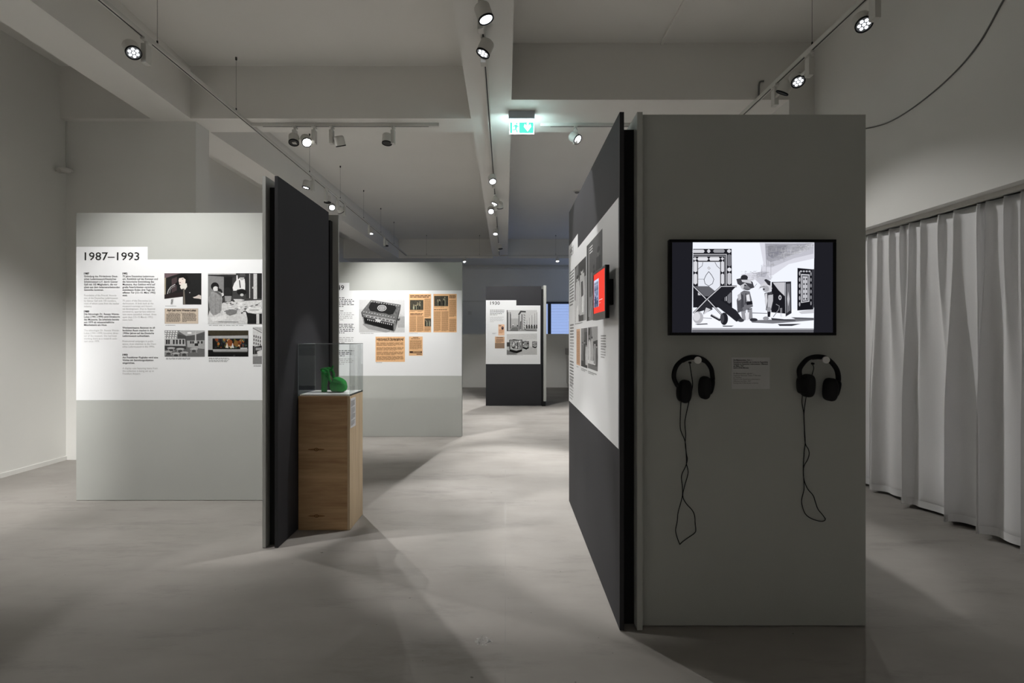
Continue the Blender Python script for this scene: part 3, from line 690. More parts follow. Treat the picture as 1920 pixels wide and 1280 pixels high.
cutting(zD, P3, s3, 250,495,348,672, [(260,575,340,650)], [], [(258,505,300,12,2)], 'small orange leaflet with an oval portrait', ink(196,140,104), ink(236,196,164), 13)
p = Print(P3, .003); p.ze(zD, 317,553,19,27, ink(44,36,52)); p.ze(zD, 317,543,8,9, ink(150,120,110)); p.build('oval_portrait', s3)
cutting(zD, P3, s3, 196,690,350,878, [(215,725,335,790)], [], [(220,700,335,15,1)], 'brown newspaper cutting', ink(128,96,76), ink(214,176,144), 13)
p = Print(P3, .003); p.zr(zD, 196,792,350,878, ink(148,124,104,grain=.1)); p.build('cutting_foot', s3)

# ---- video wall with its anthracite side wall
XD = 0.5497; d4 = 2.507
w4 = thing('exhibition_wall', (1.15, 3.0, 0), 'nearest display wall, grey video front with an anthracite side wall', 'display wall', 'free-standing display walls')
part('front_board', MB().box((.66, d4, .004), (1.763, d4+.02, ZW+.005), M_lite), w4, 'light grey board')
part('back_board', MB().box((.66, d4+.085, .004), (1.763, d4+.105, ZW), M_lite), w4)
part('core', MB().box((.66, d4+.02, 0), (1.72, d4+.085, ZW-.06), M_core), w4)
part('dark_board', MB().box((XD, 2.467, .004), (XD+.021, 4.437, ZW), M_dark), w4, 'anthracite board')
part('side_board', MB().box((.634, 2.467, .004), (.66, 4.437, ZW), M_lite), w4)
part('side_core', MB().box((XD+.021, 2.53, 0), (.634, 4.38, ZW-.06), M_core), w4)
P4 = Side(XD); s4 = sheet(P4, -4.4365, -2.488, -3.894, w4)
zE = Zoom(P4, 1060, 420, 1006/110); zF = Zoom(P4, 1060, 550, 828/110)
# year: only the tail of the figures can be made out
a, t = zE(92, 470); b, _ = zE(130, 0); text('year_title', P4, '1951', M_text, s4, -4.36, 2.165, .21, size=.098, bold=.009)
tx = Print(P4)
def sw(z, xa, ya, xb, n, lh, m, last=.7):
    """lines of print on the receding side, spacing lh in metres, start at (xa, ya)"""
    a, t = z(xa, ya); b, _ = z(xb, ya); rr = random.Random(int(xa+ya)); w = b-a
    for i in range(n):
        x = a; e = b - w*rr.uniform(0,.1)
        if i == n-1: e = a + w*last
        while x < e-.01:
            l = min(w*rr.uniform(.04,.14), e-x); tx.poly([(x,t-i*lh),(x+l,t-i*lh),(x+l,t-i*lh-lh*.48),(x,t-i*lh-lh*.48)], m); tx.n -= 1; x += l + w*.02
    tx.n += 1
LHH = .0237
for (z_, xa, ya, xb, n_, m_) in ((zE,80,835,155,12,ink(105)), (zF,70,440,124,9,ink(120)), (zF,68,650,120,9,ink(190)), (zF,66,945,122,9,ink(112)), (zF,66,1165,118,8,ink(180))): sw(z_, xa, ya, xb, n_, LHH*1.05, m_)
sw(zF, 505,590,580,6,LHH*.62,ink(150)); sw(zF, 505,705,580,6,LHH*.62,ink(176))
sw(zF, 140,425,300,1,.012,ink(150)); sw(zF, 160,1022,205,1,.012,ink(160)); sw(zF, 228,1050,310,2,.010,ink(140)); sw(zF, 326,1090,450,2,.010,ink(140))
tx.build('text_block', s4, 'columns of small print')
# portrait-format print: two figures in white
p = Print(P4)
def q4(z, pts, g, n=.12): p.z(z, pts, G(g, n))
U = lambda s, t, A: (A[0] + (A[1]-A[0])*s, A[3] + (A[2]-A[3])*(1-t))      # unit square (t down) -> rectangle u0,u1,vtop,vbot
def rectuv(z0, xa, ya, z1, xb, yb):
    a = z0(xa, ya); b = z1(xb, yb); return (a[0], b[0], a[1], b[1])
def photo(A, base, shapes, label, grain=.15):
    p = Print(P4); p.poly([U(0,0,A), U(1,0,A), U(1,1,A), U(0,1,A)], G(base, grain))
    for sh in shapes:
        g = sh[0]; p.poly([U(x, y, A) for x, y in sh[1]], G(g, grain))
    return p.build('photo_print', s4, label)
def el(cx, cy, rx, ry, n=12): return [(cx+rx*math.cos(2*math.pi*k/n), cy+ry*math.sin(2*math.pi*k/n)) for k in range(n)]
def fig(cx, top, h, w, body, headg=190):
    return [(body, [(cx-w*.35, top+h*.16),(cx+w*.35, top+h*.16),(cx+w*.5, top+h*.55),(cx+w*.4, top+h),(cx-w*.4, top+h),(cx-w*.5, top+h*.55)]), (headg, el(cx, top+h*.09, w*.22, h*.075)), (30, el(cx, top+h*.055, w*.23, h*.05))]
A = rectuv(zE, 165, 745, zF, 296, 375)
photo(A, 66, [(120,[(0,.05),(.35,0),(.3,.5),(0,.5)]),(206,[(0,.6),(.3,.62),(.4,1),(0,1)]),(40,[(.38,.0),(1,0),(1,.5),(.5,.4)]),(150,[(.75,.3),(1,.3),(1,1),(.8,1)])]
      + fig(.28,.18,.7,.42,206) + fig(.68,.1,.8,.5,190) + [(60,[(.6,.35),(.75,.35),(.78,.6),(.62,.6)]),(235,[(.2,.75),(.34,.7),(.3,1),(.15,1)]),(235,[(.7,.6),(.82,.58),(.8,.86),(.68,.86)])], 'black and white photo of two performers in costume')
A = rectuv(zE, 370, 380, zF, 500, 350); A = (A[0], -2.915, A[2]+.0, A[3])
photo((A[0], zE(640, 75)[0], zE(640, 75)[1], A[3]), 74, [(34,[(0,0),(.12,0),(.12,1),(0,1)]),(132,[(.12,.05),(.2,.05),(.2,.95),(.12,.95)]),(226,[(.22,.06),(.42,.06),(.42,.075),(.22,.075)]),(226,[(.22,.095),(.42,.095),(.42,.11),(.22,.11)]),(226,[(.22,.13),(.42,.13),(.42,.145),(.22,.145)]),
      (112,[(.3,.4),(.5,.4),(.5,.7),(.3,.7)]),(124,[(.2,.7),(.55,.7),(.55,1),(.2,1)])] + fig(.5,.32,.5,.2,30,60) + fig(.78,.15,.75,.34,24,90) + [(40,[(.55,.55),(1,.5),(1,.85),(.55,.85)]),(150,[(.2,.95),(.5,.6),(.52,.62),(.25,1)])], 'tall dark photo of people in a street')
A = rectuv(zF, 160, 505, zF, 211, 1020)
p = Print(P4); p.poly([U(0,0,A),U(1,0,A),U(1,1,A),U(0,1,A)], ink(212,170,134,grain=.06)); rr = random.Random(9)
for i in range(28):
    y = .07 + i*.032; x = .08
    while x < .92:
        l = min(rr.uniform(.08,.25), .93-x); p.poly([U(x,y,A),U(x+l,y,A),U(x+l,y+.017,A),U(x,y+.017,A)], ink(150,110,84)); p.n -= 1; x += l+.04
p.build('newspaper_cutting', s4, 'narrow orange newspaper cutting')
photo(rectuv(zF, 225, 495, zF, 314, 1055), 98, [(130,[(0,0),(.5,0),(.4,.6),(0,.7)]),(70,[(.6,.1),(1,.1),(1,.5),(.6,.5)]),(50,[(0,.85),(1,.85),(1,1),(0,1)])] + fig(.6,.3,.6,.4,60,150) + fig(.85,.38,.55,.3,200,170) + fig(.25,.35,.5,.3,110,140), 'grey photo of three standing people')
photo(rectuv(zF, 322, 480, zF, 459, 1100), 112, [(156,[(.4,0),(1,0),(1,.4),(.5,.35)]),(40,[(.1,.02),(.25,.02),(.22,.18),(.05,.2)]),(64,[(.5,.35),(1,.3),(1,.9),(.5,.9)]),(214,[(.0,.8),(.8,.78),(.8,.88),(0,.88)])] + fig(.18,.25,.55,.3,206) + fig(.45,.22,.58,.3,176) + fig(.75,.35,.5,.3,150) + fig(.93,.4,.5,.2,80), 'grey photo of a group at a table')

# ------------------------------------------------------------------ the large screen
dT = 2.452
tv = thing('wall_monitor', (W(1411, 0, dT).x, d4-.004, W(0, 629, dT).z), 'large black wall monitor showing a black and white puppet film', 'monitor')
c0, c1 = W(1255.2, 448.5, dT), W(1568.5, 628.6, dT)
fw = .0135
part('housing', MB().box((c0.x+.03, dT+.012, c1.z+.03), (c1.x-.03, d4-.003, c0.z-.03), M_black), tv)
fr = MB(); fr.box((c0.x, dT, c0.z-fw), (c1.x, dT+.03, c0.z), M_black); fr.box((c0.x, dT, c1.z), (c1.x, dT+.03, c1.z+fw), M_black)
fr.box((c0.x, dT, c1.z+fw), (c0.x+fw, dT+.03, c0.z-fw), M_black); fr.box((c1.x-fw, dT, c1.z+fw), (c1.x, dT+.03, c0.z-fw), M_black)
part('frame', fr, tv, bevel=.0015)
PT = Front(dT+.006)
part('screen', MB().box((c0.x+fw*.8, dT+.0065, c1.z+fw*.8), (c1.x-fw*.8, dT+.02, c0.z-fw*.8), lit(30,30,36,1.0)), tv, 'dark glowing panel')
zT = Zoom(PT, 1240, 440, 1920/340)
p = Print(PT, 0.0); S = lambda g, b=6: lit(min(255,g), min(255,g), min(255,g+b), 1.0)
BG, DK = 228, 26
p.z(zT, [(333,80),(1620,82),(1610,1033),(323,1033)], lit(226,229,238,1.12))
for k, (g, P) in enumerate(((214,[(1040,85),(1620,85),(1620,250),(1350,310),(1180,430),(1020,470),(1080,300)]),(190,[(1095,88),(1615,88),(1610,200),(1400,250),(1170,345),(1110,340)]),(160,[(1100,95),(1600,92),(1480,160),(1320,240),(1160,290),(1110,260)]),(132,[(1130,120),(1340,105),(1310,180),(1180,250),(1130,220)]),
        (196,[(960,410),(1100,380),(1160,470),(1060,540),(1000,480)]),(176,[(1010,400),(1120,400),(1100,450),(1010,440)]),(214,[(840,420),(1000,390),(1010,470),(900,500)]))): p.z(zT, P, S(g, 10))
r3 = random.Random(31)
for k in range(260):
    t = r3.random(); x = 1105 + 480*t**1.1; y = 95 + (1-t)*230*r3.random() + r3.uniform(-8, 30)
    g = int(120 + 90*t*r3.random() + 30*r3.random() + .12*(y-95)); l = r3.uniform(8, 46)
    if r3.random() < .5: p.zr(zT, x, y, min(x+l*2.2, 1612), y+r3.uniform(2,6), S(min(g,222)))
    else: p.zr(zT, x, y, x+r3.uniform(2,6), y+l, S(min(g,222)))
    p.n -= .97
for k in range(70):
    x, y = r3.uniform(840, 1160), r3.uniform(380, 480); p.zr(zT, x, y, x+r3.uniform(4,40), y+r3.uniform(2,5), S(r3.choice((150,175,190,205)))); p.n -= .97
p.zl(zT, [(1060,320),(1062,440)], 3, S(120)); p.zl(zT, [(1160,90),(1158,480)], 3, S(140)); p.zl(zT, [(1085,330),(1110,330),(1110,410)], 3, S(130)); p.zl(zT, [(1000,402),(1130,404)], 3, S(120)); p.zl(zT,[(960,430),(1010,432)],3,S(140))
# ground
p.z(zT, [(325,830),(1000,840),(1200,800),(1615,770),(1612,1000),(323,1005)], lit(232,234,242,1.1)); p.z(zT, [(324,1004),(1611,1000),(1610,1033),(323,1033)], S(98)); p.z(zT, [(324,985),(1611,990),(1611,1004),(324,1006)], S(170))
p.z(zT, [(940,905),(1420,890),(1612,880),(1612,905),(1180,940),(960,930)], S(120)); p.z(zT, [(1230,945),(1480,942),(1380,965),(1250,965)], S(52)); p.z(zT, [(1370,872),(1612,880),(1612,898),(1420,892)], S(90)); p.z(zT, [(1160,880),(1420,905),(1415,912),(1170,905)], S(60))
p.zl(zT, [(960,828),(1120,832)], 6, S(DK)); p.z(zT,[(1450,815),(1612,785),(1612,830),(1480,838)],S(200))
# ornate screen on the left
p.z(zT, [(335,150),(742,150),(748,770),(335,770)], S(30))
def caps(x0, y0, x1, y1, g=206, c=14):
    p.z(zT, [(x0+c,y0),(x1-c,y0),(x1,(y0+y1)/2),(x1-c,y1),(x0+c,y1),(x0,(y0+y1)/2)] if x1-x0 > y1-y0 else [((x0+x1)/2,y0),(x1,y0+c),(x1,y1-c),((x0+x1)/2,y1),(x0,y1-c),(x0,y0+c)], S(g)); p.n -= .9
caps(325,158,458,192); caps(480,155,520,192); caps(545,156,672,190,150); caps(695,152,735,195)
p.zr(zT, 335,205,690,212, S(214)); p.zr(zT, 335,222,676,230, S(150)); p.zr(zT, 683,205,690,700, S(214)); p.zr(zT, 668,222,674,700, S(150))
caps(335,238,374,272); caps(378,236,496,276,220); caps(503,236,620,276,220); caps(630,236,660,272)
for y0, y1 in ((276,400),(408,528)): caps(340,y0,378,y1,214); caps(630,y0,662,y1,214)
p.zr(zT, 386,286,622,640, S(204)); p.zr(zT, 392,292,616,600, lit(216,219,228,1.1))
for y0, y1, g in ((204,338,120),(345,392,220),(400,530,190),(600,728,110)): caps(697,y0,738,y1,g)
p.zl(zT, [(500,390),(470,430),(450,475),(462,520),(500,542),(540,518),(554,472),(532,430),(500,390)], 6, S(60)); p.zl(zT, [(438,290),(430,330),(386,365)], 5, S(70)); p.zl(zT, [(565,290),(585,330),(618,360)], 5, S(70)); p.zl(zT,[(386,470),(450,470)],4,S(90))
p.z(zT, [(500,335),(520,355),(502,372),(484,352)], S(170)); p.z(zT, [(500,341),(512,355),(501,365),(491,353)], S(214))
# small carpet screens on the right
p.z(zT, [(1438,352),(1592,366),(1600,790),(1436,802)], S(24)); p.z(zT, [(1592,366),(1618,364),(1608,782),(1600,790)], S(60))
p.z(zT, [(1474,415),(1566,420),(1564,708),(1474,722)], S(196)); p.z(zT, [(1484,428),(1556,432),(1554,700),(1484,712)], S(80)); p.z(zT, [(1492,440),(1546,442),(1546,692),(1492,700)], S(188))
for k in range(5):
    for x in (1506, 1534): p.ze(zT, x, 470+k*52, 7, 12, S(40), n=8); p.n -= .9
for k in range(6): p.ze(zT, 1460, 410+k*65, 8, 24, S(170), n=8); p.n -= .9; p.ze(zT, 1580, 415+k*62, 7, 22, S(150), n=8); p.n -= .9
for k in range(4): p.ze(zT, 1475+k*30, 388, 12, 10, S(180), n=8); p.n -= .9
p.z(zT, [(1165,500),(1305,500),(1310,835),(1160,820)], S(26)); p.z(zT, [(1175,505),(1302,502),(1302,650),(1240,590)], S(196)); p.z(zT, [(1310,498),(1370,494),(1374,830),(1312,866)], S(46)); p.z(zT, [(1320,520),(1360,518),(1362,800),(1322,830)], S(110)); p.z(zT, [(1340,600),(1354,680),(1340,760),(1328,680)], S(190)); p.ze(zT, 1252,665,16,26, S(200)); p.ze(zT,1252,665,7,14,S(40))
p.zl(zT, [(1165,505),(1310,500)], 6, S(30)); p.zl(zT, [(1180,870),(1240,790),(1245,755),(1210,735)], 8, S(130)); p.zl(zT,[(1258,865),(1258,775)],5,S(190)); p.zl(zT,[(1270,870),(1270,775)],4,S(190))
# folding stool
p.z(zT, [(335,545),(500,545),(570,600),(520,655),(440,650)], S(96)); p.z(zT, [(500,680),(630,545),(790,545),(690,650),(620,690)], S(34)); p.z(zT, [(500,690),(620,690),(790,800),(860,900),(790,920),(640,800)], S(38)); p.z(zT, [(335,830),(460,690),(500,690),(540,790),(440,840),(450,800),(380,820)], S(44))
for L in ([(335,545),(470,680),(490,690),(655,868)], [(335,832),(470,692),(630,548),(795,546)]): p.zl(zT, L, 20, S(20)); p.zl(zT, L, 9, S(205))
p.z(zT, [(470,770),(520,790),(440,850)], S(200)); p.ze(zT, 385,876,56,64, S(178)); p.ze(zT, 370,866,38,46, S(214)); p.ze(zT, 660,890,42,66, S(34)); p.ze(zT, 640,885,22,50, S(70)); p.z(zT, [(350,945),(480,938),(490,948),(380,954)], S(60)); p.z(zT, [(640,962),(765,962),(740,972),(650,972)], S(40)); p.zl(zT, [(520,850),(620,905)], 26, S(40)); p.zl(zT, [(528,845),(610,890)], 8, S(170)); p.zl(zT,[(440,880),(530,886)],5,S(70))
# a figure in a hat and coat, another one bending forward
p.z(zT, [(838,800),(890,800),(886,905),(850,905)], S(150)); p.z(zT, [(905,790),(955,780),(962,890),(920,895)], S(140)); p.ze(zT, 838,906,34,18, S(60)); p.ze(zT, 972,900,42,18, S(50)); p.z(zT,[(880,830),(925,820),(920,905),(890,905)],S(226))
p.z(zT, [(835,610),(870,590),(930,600),(950,680),(965,760),(870,810),(800,820),(792,690)], S(112)); p.z(zT, [(892,640),(925,630),(935,705),(900,700)], S(226)); p.z(zT, [(795,700),(830,690),(860,800),(805,830)], S(84)); p.z(zT, [(888,715),(955,700),(962,735),(900,745)], S(30)); p.z(zT, [(835,620),(862,640),(870,760),(840,780)], S(70)); p.zl(zT, [(890,620),(880,740)], 8, S(50)); p.zl(zT, [(905,790),(955,780)], 8, S(40)); p.z(zT,[(800,640),(835,615),(840,680),(812,700)],S(180))
p.ze(zT, 888,540,58,48, S(196)); p.ze(zT, 905,560,40,30, S(120)); p.z(zT, [(788,470),(840,460),(900,470),(960,500),(978,560),(940,572),(880,510),(830,540),(800,520)], S(66)); p.ze(zT, 872,455,38,30, S(44)); p.z(zT, [(840,478),(935,478),(950,520),(850,500)], S(200)); p.ze(zT, 880,535,10,7, S(24)); p.zl(zT,[(860,572),(930,580)],6,S(40)); p.zl(zT,[(975,555),(1005,520)],4,S(110))
p.z(zT, [(1085,620),(1160,600),(1180,660),(1160,800),(1100,800)], S(70)); p.z(zT, [(1125,640),(1175,630),(1175,700),(1150,800),(1115,800)], S(186)); p.z(zT, [(1092,625),(1112,620),(1118,700),(1100,790),(1088,700)], S(206)); p.z(zT, [(1115,800),(1150,800),(1145,870),(1118,870)], S(28)); p.ze(zT, 1100,885,32,20, S(150)); p.ze(zT, 1130,790,24,26, S(150))
p.z(zT, [(1020,580),(1050,525),(1110,495),(1150,520),(1165,570),(1140,610),(1090,600),(1060,560)], S(206)); p.ze(zT, 1100,575,34,34, S(170)); p.z(zT, [(1080,480),(1100,470),(1150,495),(1145,540),(1120,530)], S(50)); p.ze(zT, 1078,578,10,9, S(40)); p.zl(zT,[(1035,560),(1085,545)],5,S(70)); p.zl(zT,[(1115,630),(1170,632)],8,S(40))
p.build('film_picture', tv, 'bright black and white film picture')

# ------------------------------------------------------------------ headphones on white pegs
def headphones(label, x0, y0, band, cups, plates, cords, jack, peg):
    k = 1280/110; D = d4 - .035
    w = lambda x, y, d=D: W(x0 + x/k, y0 + y/k, d)
    cw = lambda x, y, d=d4-.006: W(1240 + x/3.283, 650 + y/3.283, d)
    pc = w(*peg)
    th = thing('headphones', (pc.x, d4, w(0, cups[0][1]+cups[0][3]).z), label, 'headphones', 'black headphones below the large monitor')
    part('headband', MB().tube([w(*q) for q in band], .0105, M_black, 10, 1.3, (0,1,0), 4), th)
    xs = [q for q in band if 380 < q[0] < 930]
    part('headband_pad', MB().tube([w(q[0], q[1]+18) for q in xs], .0095, mat('black_foam', (.008,.008,.009,1), .9, noise=.1), 10, 1.2, (0,1,0), 4), th)
    for (cx, cy, rx, ry, rot), (qx, qy, qrx, qry, qrot) in zip(cups, plates):
        def disc(cx, cy, rx, ry, rot, y0_, y1_, rnd):
            mb = MB(); R = []; r = math.radians(rot); n = 26
            prof = ((0, .55), (.12, .88), (.3, 1), (.7, 1), (.88, .9), (1, .6))
            for t, s in prof:
                d = y0_ + (y1_-y0_)*t; ring = []
                for i in range(n):
                    a = 2*math.pi*i/n; ca, sa = math.cos(a), math.sin(a); sq = 1/((abs(ca)**2.6 + abs(sa)**2.6)**(1/2.6))
                    ex, ey = rx*s*ca*sq, ry*(1-(1-s)*.5)*sa*sq
                    q = w(cx + ex*math.cos(r) - ey*math.sin(r), cy + ex*math.sin(r) + ey*math.cos(r)); ring.append(Vector((q.x, d, q.z)))
                R.append(ring)
            return mb.loft(R, M_black if rnd else MATS['black_foam'])
        c = part('ear_cushion', disc(cx, cy, rx, ry, rot, d4-.075, d4-.006, 0), th)
        part('ear_shell', disc(qx, qy, qrx, qry, qrot, d4-.068, d4-.008, 1), th)
    for q in cords: part('cord', MB().tube([cw(*c) for c in q], .0021, M_black, 6, 1, None, 4), th)
    jp = cw(*jack); part('plug', MB().cyl((jp.x, d4-.001, jp.z), (jp.x, d4-.016, jp.z), .005, M_black, n=12), th)
    pg = MB().cyl((pc.x, d4-.0005, pc.z), (pc.x, d4-.058, pc.z), .008, M_white, n=12); pc2 = w(peg[0], peg[1], d4-.06)
    pg.cyl((pc.x, d4-.058, pc.z), (pc.x, d4-.066, pc.z), .0168, mat('peg_white', (.8,.8,.78,1), .5, noise=.02), n=28)
    solo('wall_peg', pg, (pc.x, d4, pc.z), 'round white wall peg holding the ' + label.split(' with')[0].split(' headphones')[0].replace('black ', '') + ' headphones', 'peg', 'white wall pegs', .0015)
mat('black_foam', (.008,.008,.009,1), .9, noise=.1)
headphones('left black headphones with a long cord loop hanging lowest', 1245, 655,
    [(300,800),(245,700),(215,600),(230,460),(290,335),(400,235),(520,180),(650,163),(780,185),(890,240),(980,335),(1035,440),(1055,560),(1062,660),(1035,790)],
    [(445,910,132,250,4), (880,830,112,248,3)], [(385,930,100,205,2), (1000,800,62,180,12)],
    [[(174,97),(185,170),(193,230),(183,290),(165,360),(150,430),(145,470),(150,540),(147,600),(155,660),(160,690),(152,730),(128,780),(124,810),(130,860),(130,915),(118,965),(103,1020),(98,1075),(88,1130),(100,1180),(114,1216)],
     [(122,335),(118,400),(116,490),(125,530),(146,580),(152,640),(155,700),(155,720),(165,765),(160,800),(145,850),(132,915),(150,960),(190,1005),(205,1040),(208,1085),(212,1130),(200,1150),(160,1178),(130,1200),(114,1216)]], (174,97), (692,228))
headphones('right black headphones with a shorter cord loop', 1480, 655,
    [(260,690),(225,560),(220,440),(270,340),(380,220),(500,165),(630,152),(760,170),(870,235),(960,325),(1030,430),(1062,540),(1068,670),(1040,780)],
    [(385,785,122,250,3), (880,870,118,250,4)], [(270,780,80,190,-2), (985,850,70,190,14)],
    [[(930,103),(938,130),(930,165),(915,220),(895,290),(888,330),(880,390),(878,440),(882,520),(886,590),(880,640),(876,700),(874,760),(878,830),(878,880),(864,940),(868,980),(885,1025),(920,1055),(975,1073),(1003,1070),(1010,1058)],
     [(868,300),(866,345),(876,400),(880,470),(882,540),(888,600),(905,630),(910,660),(900,695),(878,735),(875,790),(885,840),(905,880),(935,915),(950,960),(965,1000),(990,1030),(1010,1058)]], (930,103), (722,222))
# caption card between them
PC = Front(d4-.003)
ca, cb = W(1371.5, 670, d4-.003), W(1443.3, 729, d4-.003)
card = solo('caption_card', MB().box((ca.x, d4-.003, cb.z), (cb.x, d4-.0003, ca.z), mat('card', (.60,.60,.60,1), .6, noise=.02)), (ca.x, d4, cb.z), 'grey caption card between the two headphones', 'card')
zK = Zoom(PC, 1365, 660, 16.0)
for y, x1, s, b, m in ((215,745,'Die Museumsratten, Folge 1 –',.03,ink(30)),(275,1195,'Fernsehmarionettenfilm der Augsburger Puppenkiste',.03,ink(30)),(333,1195,'Gedreht im Deutschen Ledermuseum, Offenbach',.03,ink(30)),(390,470,'am Main, 1967',.03,ink(30)),(447,620,'Länge: 27:06 Minuten',.03,ink(30)),
        (618,790,'Die Museumsratten, episode 1 –',.01,ink(62)),(678,985,'Augsburger Marionette Theatre, TV film made',0,ink(70)),(735,410,'for television.',0,ink(70)),(790,965,'Filmed in the Deutsches Ledermuseum,',0,ink(70)),(848,680,'Offenbach am Main, 1967',0,ink(70)),(905,905,'Running time: 27:06 minutes, in German',0,ink(70))):
    a, t = zK(163, y); b2, _ = zK(x1, 0); text('caption_line', PC, s, m, card, a, t, b2-a, size=.0092, bold=b, off=.0006)

# ------------------------------------------------------------------ small red screen on the anthracite side wall
XM, dn, df, mz0, mz1 = .4954, 2.55, 2.905, 1.511, 1.777
sm = thing('wall_monitor', (XD, 2.72, mz0), 'small monitor with a red picture on the anthracite side wall', 'monitor')
part('housing', MB().box((XM+.006, dn, mz0), (XM+.022, df, mz1), M_black), sm, bevel=.0015)
part('bracket', MB().box((XM+.022, dn+.05, mz0+.07), (XD-.002, dn+.20, mz0+.2), M_black), sm)
fr = MB(); t = .012; tb = .036; mg = mat('bezel_grey', (.035,.035,.037,1), .35, noise=.05)
fr.box((XM, dn, mz1-t), (XM+.006, df, mz1), mg); fr.box((XM, dn, mz0), (XM+.006, df, mz0+tb), mg); fr.box((XM, dn, mz0+tb), (XM+.006, dn+t, mz1-t), mg); fr.box((XM, df-t, mz0+tb), (XM+.006, df, mz1-t), mg)
part('bezel', fr, sm)
part('screen', MB().box((XM+.003, dn+t, mz0+tb), (XM+.006, df-t, mz1-t), lit(242,74,62,1.0)), sm, 'red screen')
PM = Plane((XM+.003,0,0), (0,-1,0), (0,0,1), (-1,0,0)); p = Print(PM, .0002)
a0, a1, b0, b1 = -(df-.02), -(df-.165), mz0+.07, mz1-.045
p.poly([(a0,b0),(a1,b0),(a1,b1),(a0,b1)], lit(206,218,246,1.0)); rr = random.Random(21)
def q(x, y): return (a0+(a1-a0)*x, b0+(b1-b0)*y)
for cx in (.16,.38,.62,.84):
    p.poly([q(cx-.09,.0),q(cx+.09,.0),q(cx+.11,.5),q(cx+.06,.8),q(cx-.06,.8),q(cx-.11,.5)], lit(40,48,80,1)); p.poly([q(cx+.07*math.cos(k), .86+.07*math.sin(k)) for k in [i*.785 for i in range(8)]], lit(36,42,66,1)); p.poly([q(cx-.05,.3),q(cx+.03,.34),q(cx+.04,.62),q(cx-.03,.6)], lit(190,204,240,1))
for k in range(14):
    x, y = rr.uniform(.05,.9), rr.uniform(.02,.5); p.poly([q(x,y),q(x+.07,y+.02),q(x+.05,y+.1),q(x-.01,y+.08)], lit(*rr.choice(((30,36,60),(210,220,246),(90,100,140))), 1)); p.n -= .8
p.poly([(a1+.01,b0+.03),(a1+.11,b0+.03),(a1+.11,b0+.034),(a1+.01,b0+.034)], lit(250,200,190)); p.poly([(a1+.01,b0+.015),(a1+.06,b0+.015),(a1+.06,b0+.018),(a1+.01,b0+.018)], lit(250,170,160))
p.build('slide_picture', sm, 'blue and white picture of figures on red')

# ------------------------------------------------------------------ plinth, glass cover, shoe
def wood(name, ax, c0, c1, sc=1.0):
    m = bpy.data.materials.new(name); m.use_nodes = True; nt = m.node_tree; b = nt.nodes['Principled BSDF']; L = nt.links.new
    tc = nt.nodes.new('ShaderNodeTexCoord'); mp = nt.nodes.new('ShaderNodeMapping'); s = [9*sc]*3; s[ax] = .7*sc; mp.inputs['Scale'].default_value = s
    n = nt.nodes.new('ShaderNodeTexNoise'); n.inputs['Scale'].default_value = 2.4; n.inputs['Detail'].default_value = 7; n.inputs['Roughness'].default_value = .62; n.inputs['Distortion'].default_value = .25
    r = nt.nodes.new('ShaderNodeValToRGB'); r.color_ramp.elements[0].position = .3; r.color_ramp.elements[0].color = c0; r.color_ramp.elements[1].position = .68; r.color_ramp.elements[1].color = c1
    L(tc.outputs['Object'], mp.inputs['Vector']); L(mp.outputs['Vector'], n.inputs['Vector']); L(n.outputs['Fac'], r.inputs['Fac']); L(r.outputs['Color'], b.inputs['Base Color'])
    b.inputs['Roughness'].default_value = .55; b.inputs['Specular IOR Level'].default_value = .3
    return m
M_w1 = wood('spruce_horizontal_shaded', 0, (.40,.235,.115,1), (.66,.44,.24,1)); M_w2 = wood('spruce_vertical_lit', 2, (.58,.43,.26,1), (.76,.60,.40,1))  # same wood twice: shade painted into the first, light into the second
px0, px1, pd0, pd1, pz = -1.5225, -1.1436, 3.76, 4.097, .985
pl = thing('plinth', ((px0+px1)/2, (pd0+pd1)/2, 0), 'square wooden plinth carrying the glass cover with the green shoe', 'plinth')
part('front_panel', MB().box((px0, pd0, .002), (px1-.019, pd0+.019, pz-.019), M_w1), pl, 'panel with horizontal grain, browned as if in shade', bevel=.001)
part('side_panel', MB().box((px1-.019, pd0, .002), (px1, pd1, pz), M_w2), pl, 'panel with vertical grain, paled as if lit', bevel=.001)
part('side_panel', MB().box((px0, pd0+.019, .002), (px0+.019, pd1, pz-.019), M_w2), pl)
part('back_panel', MB().box((px0+.019, pd1-.019, .002), (px1-.019, pd1, pz-.019), M_w1), pl)
part('top_panel', MB().box((px0, pd0, pz-.019), (px1-.019, pd1, pz), M_w1), pl)
PF = Front(pd0)
for (kx, ky) in ((593,842.5),(593.5,967)):
    p = Print(PF, .0002); zz = Zoom(PF, 0, 0, 1.0)
    p.ze(zz, kx, ky, 16, 2.0, ink(150,112,74)); p.ze(zz, kx, ky, 4.2, 3.2, ink(112,76,44)); p.ze(zz, kx, ky, 2.6, 2.2, ink(176,140,92)); p.ze(zz, kx+.3, ky+.2, 1.2, 1.1, ink(92,60,36))
    p.build('knot', pl, 'dark knot')
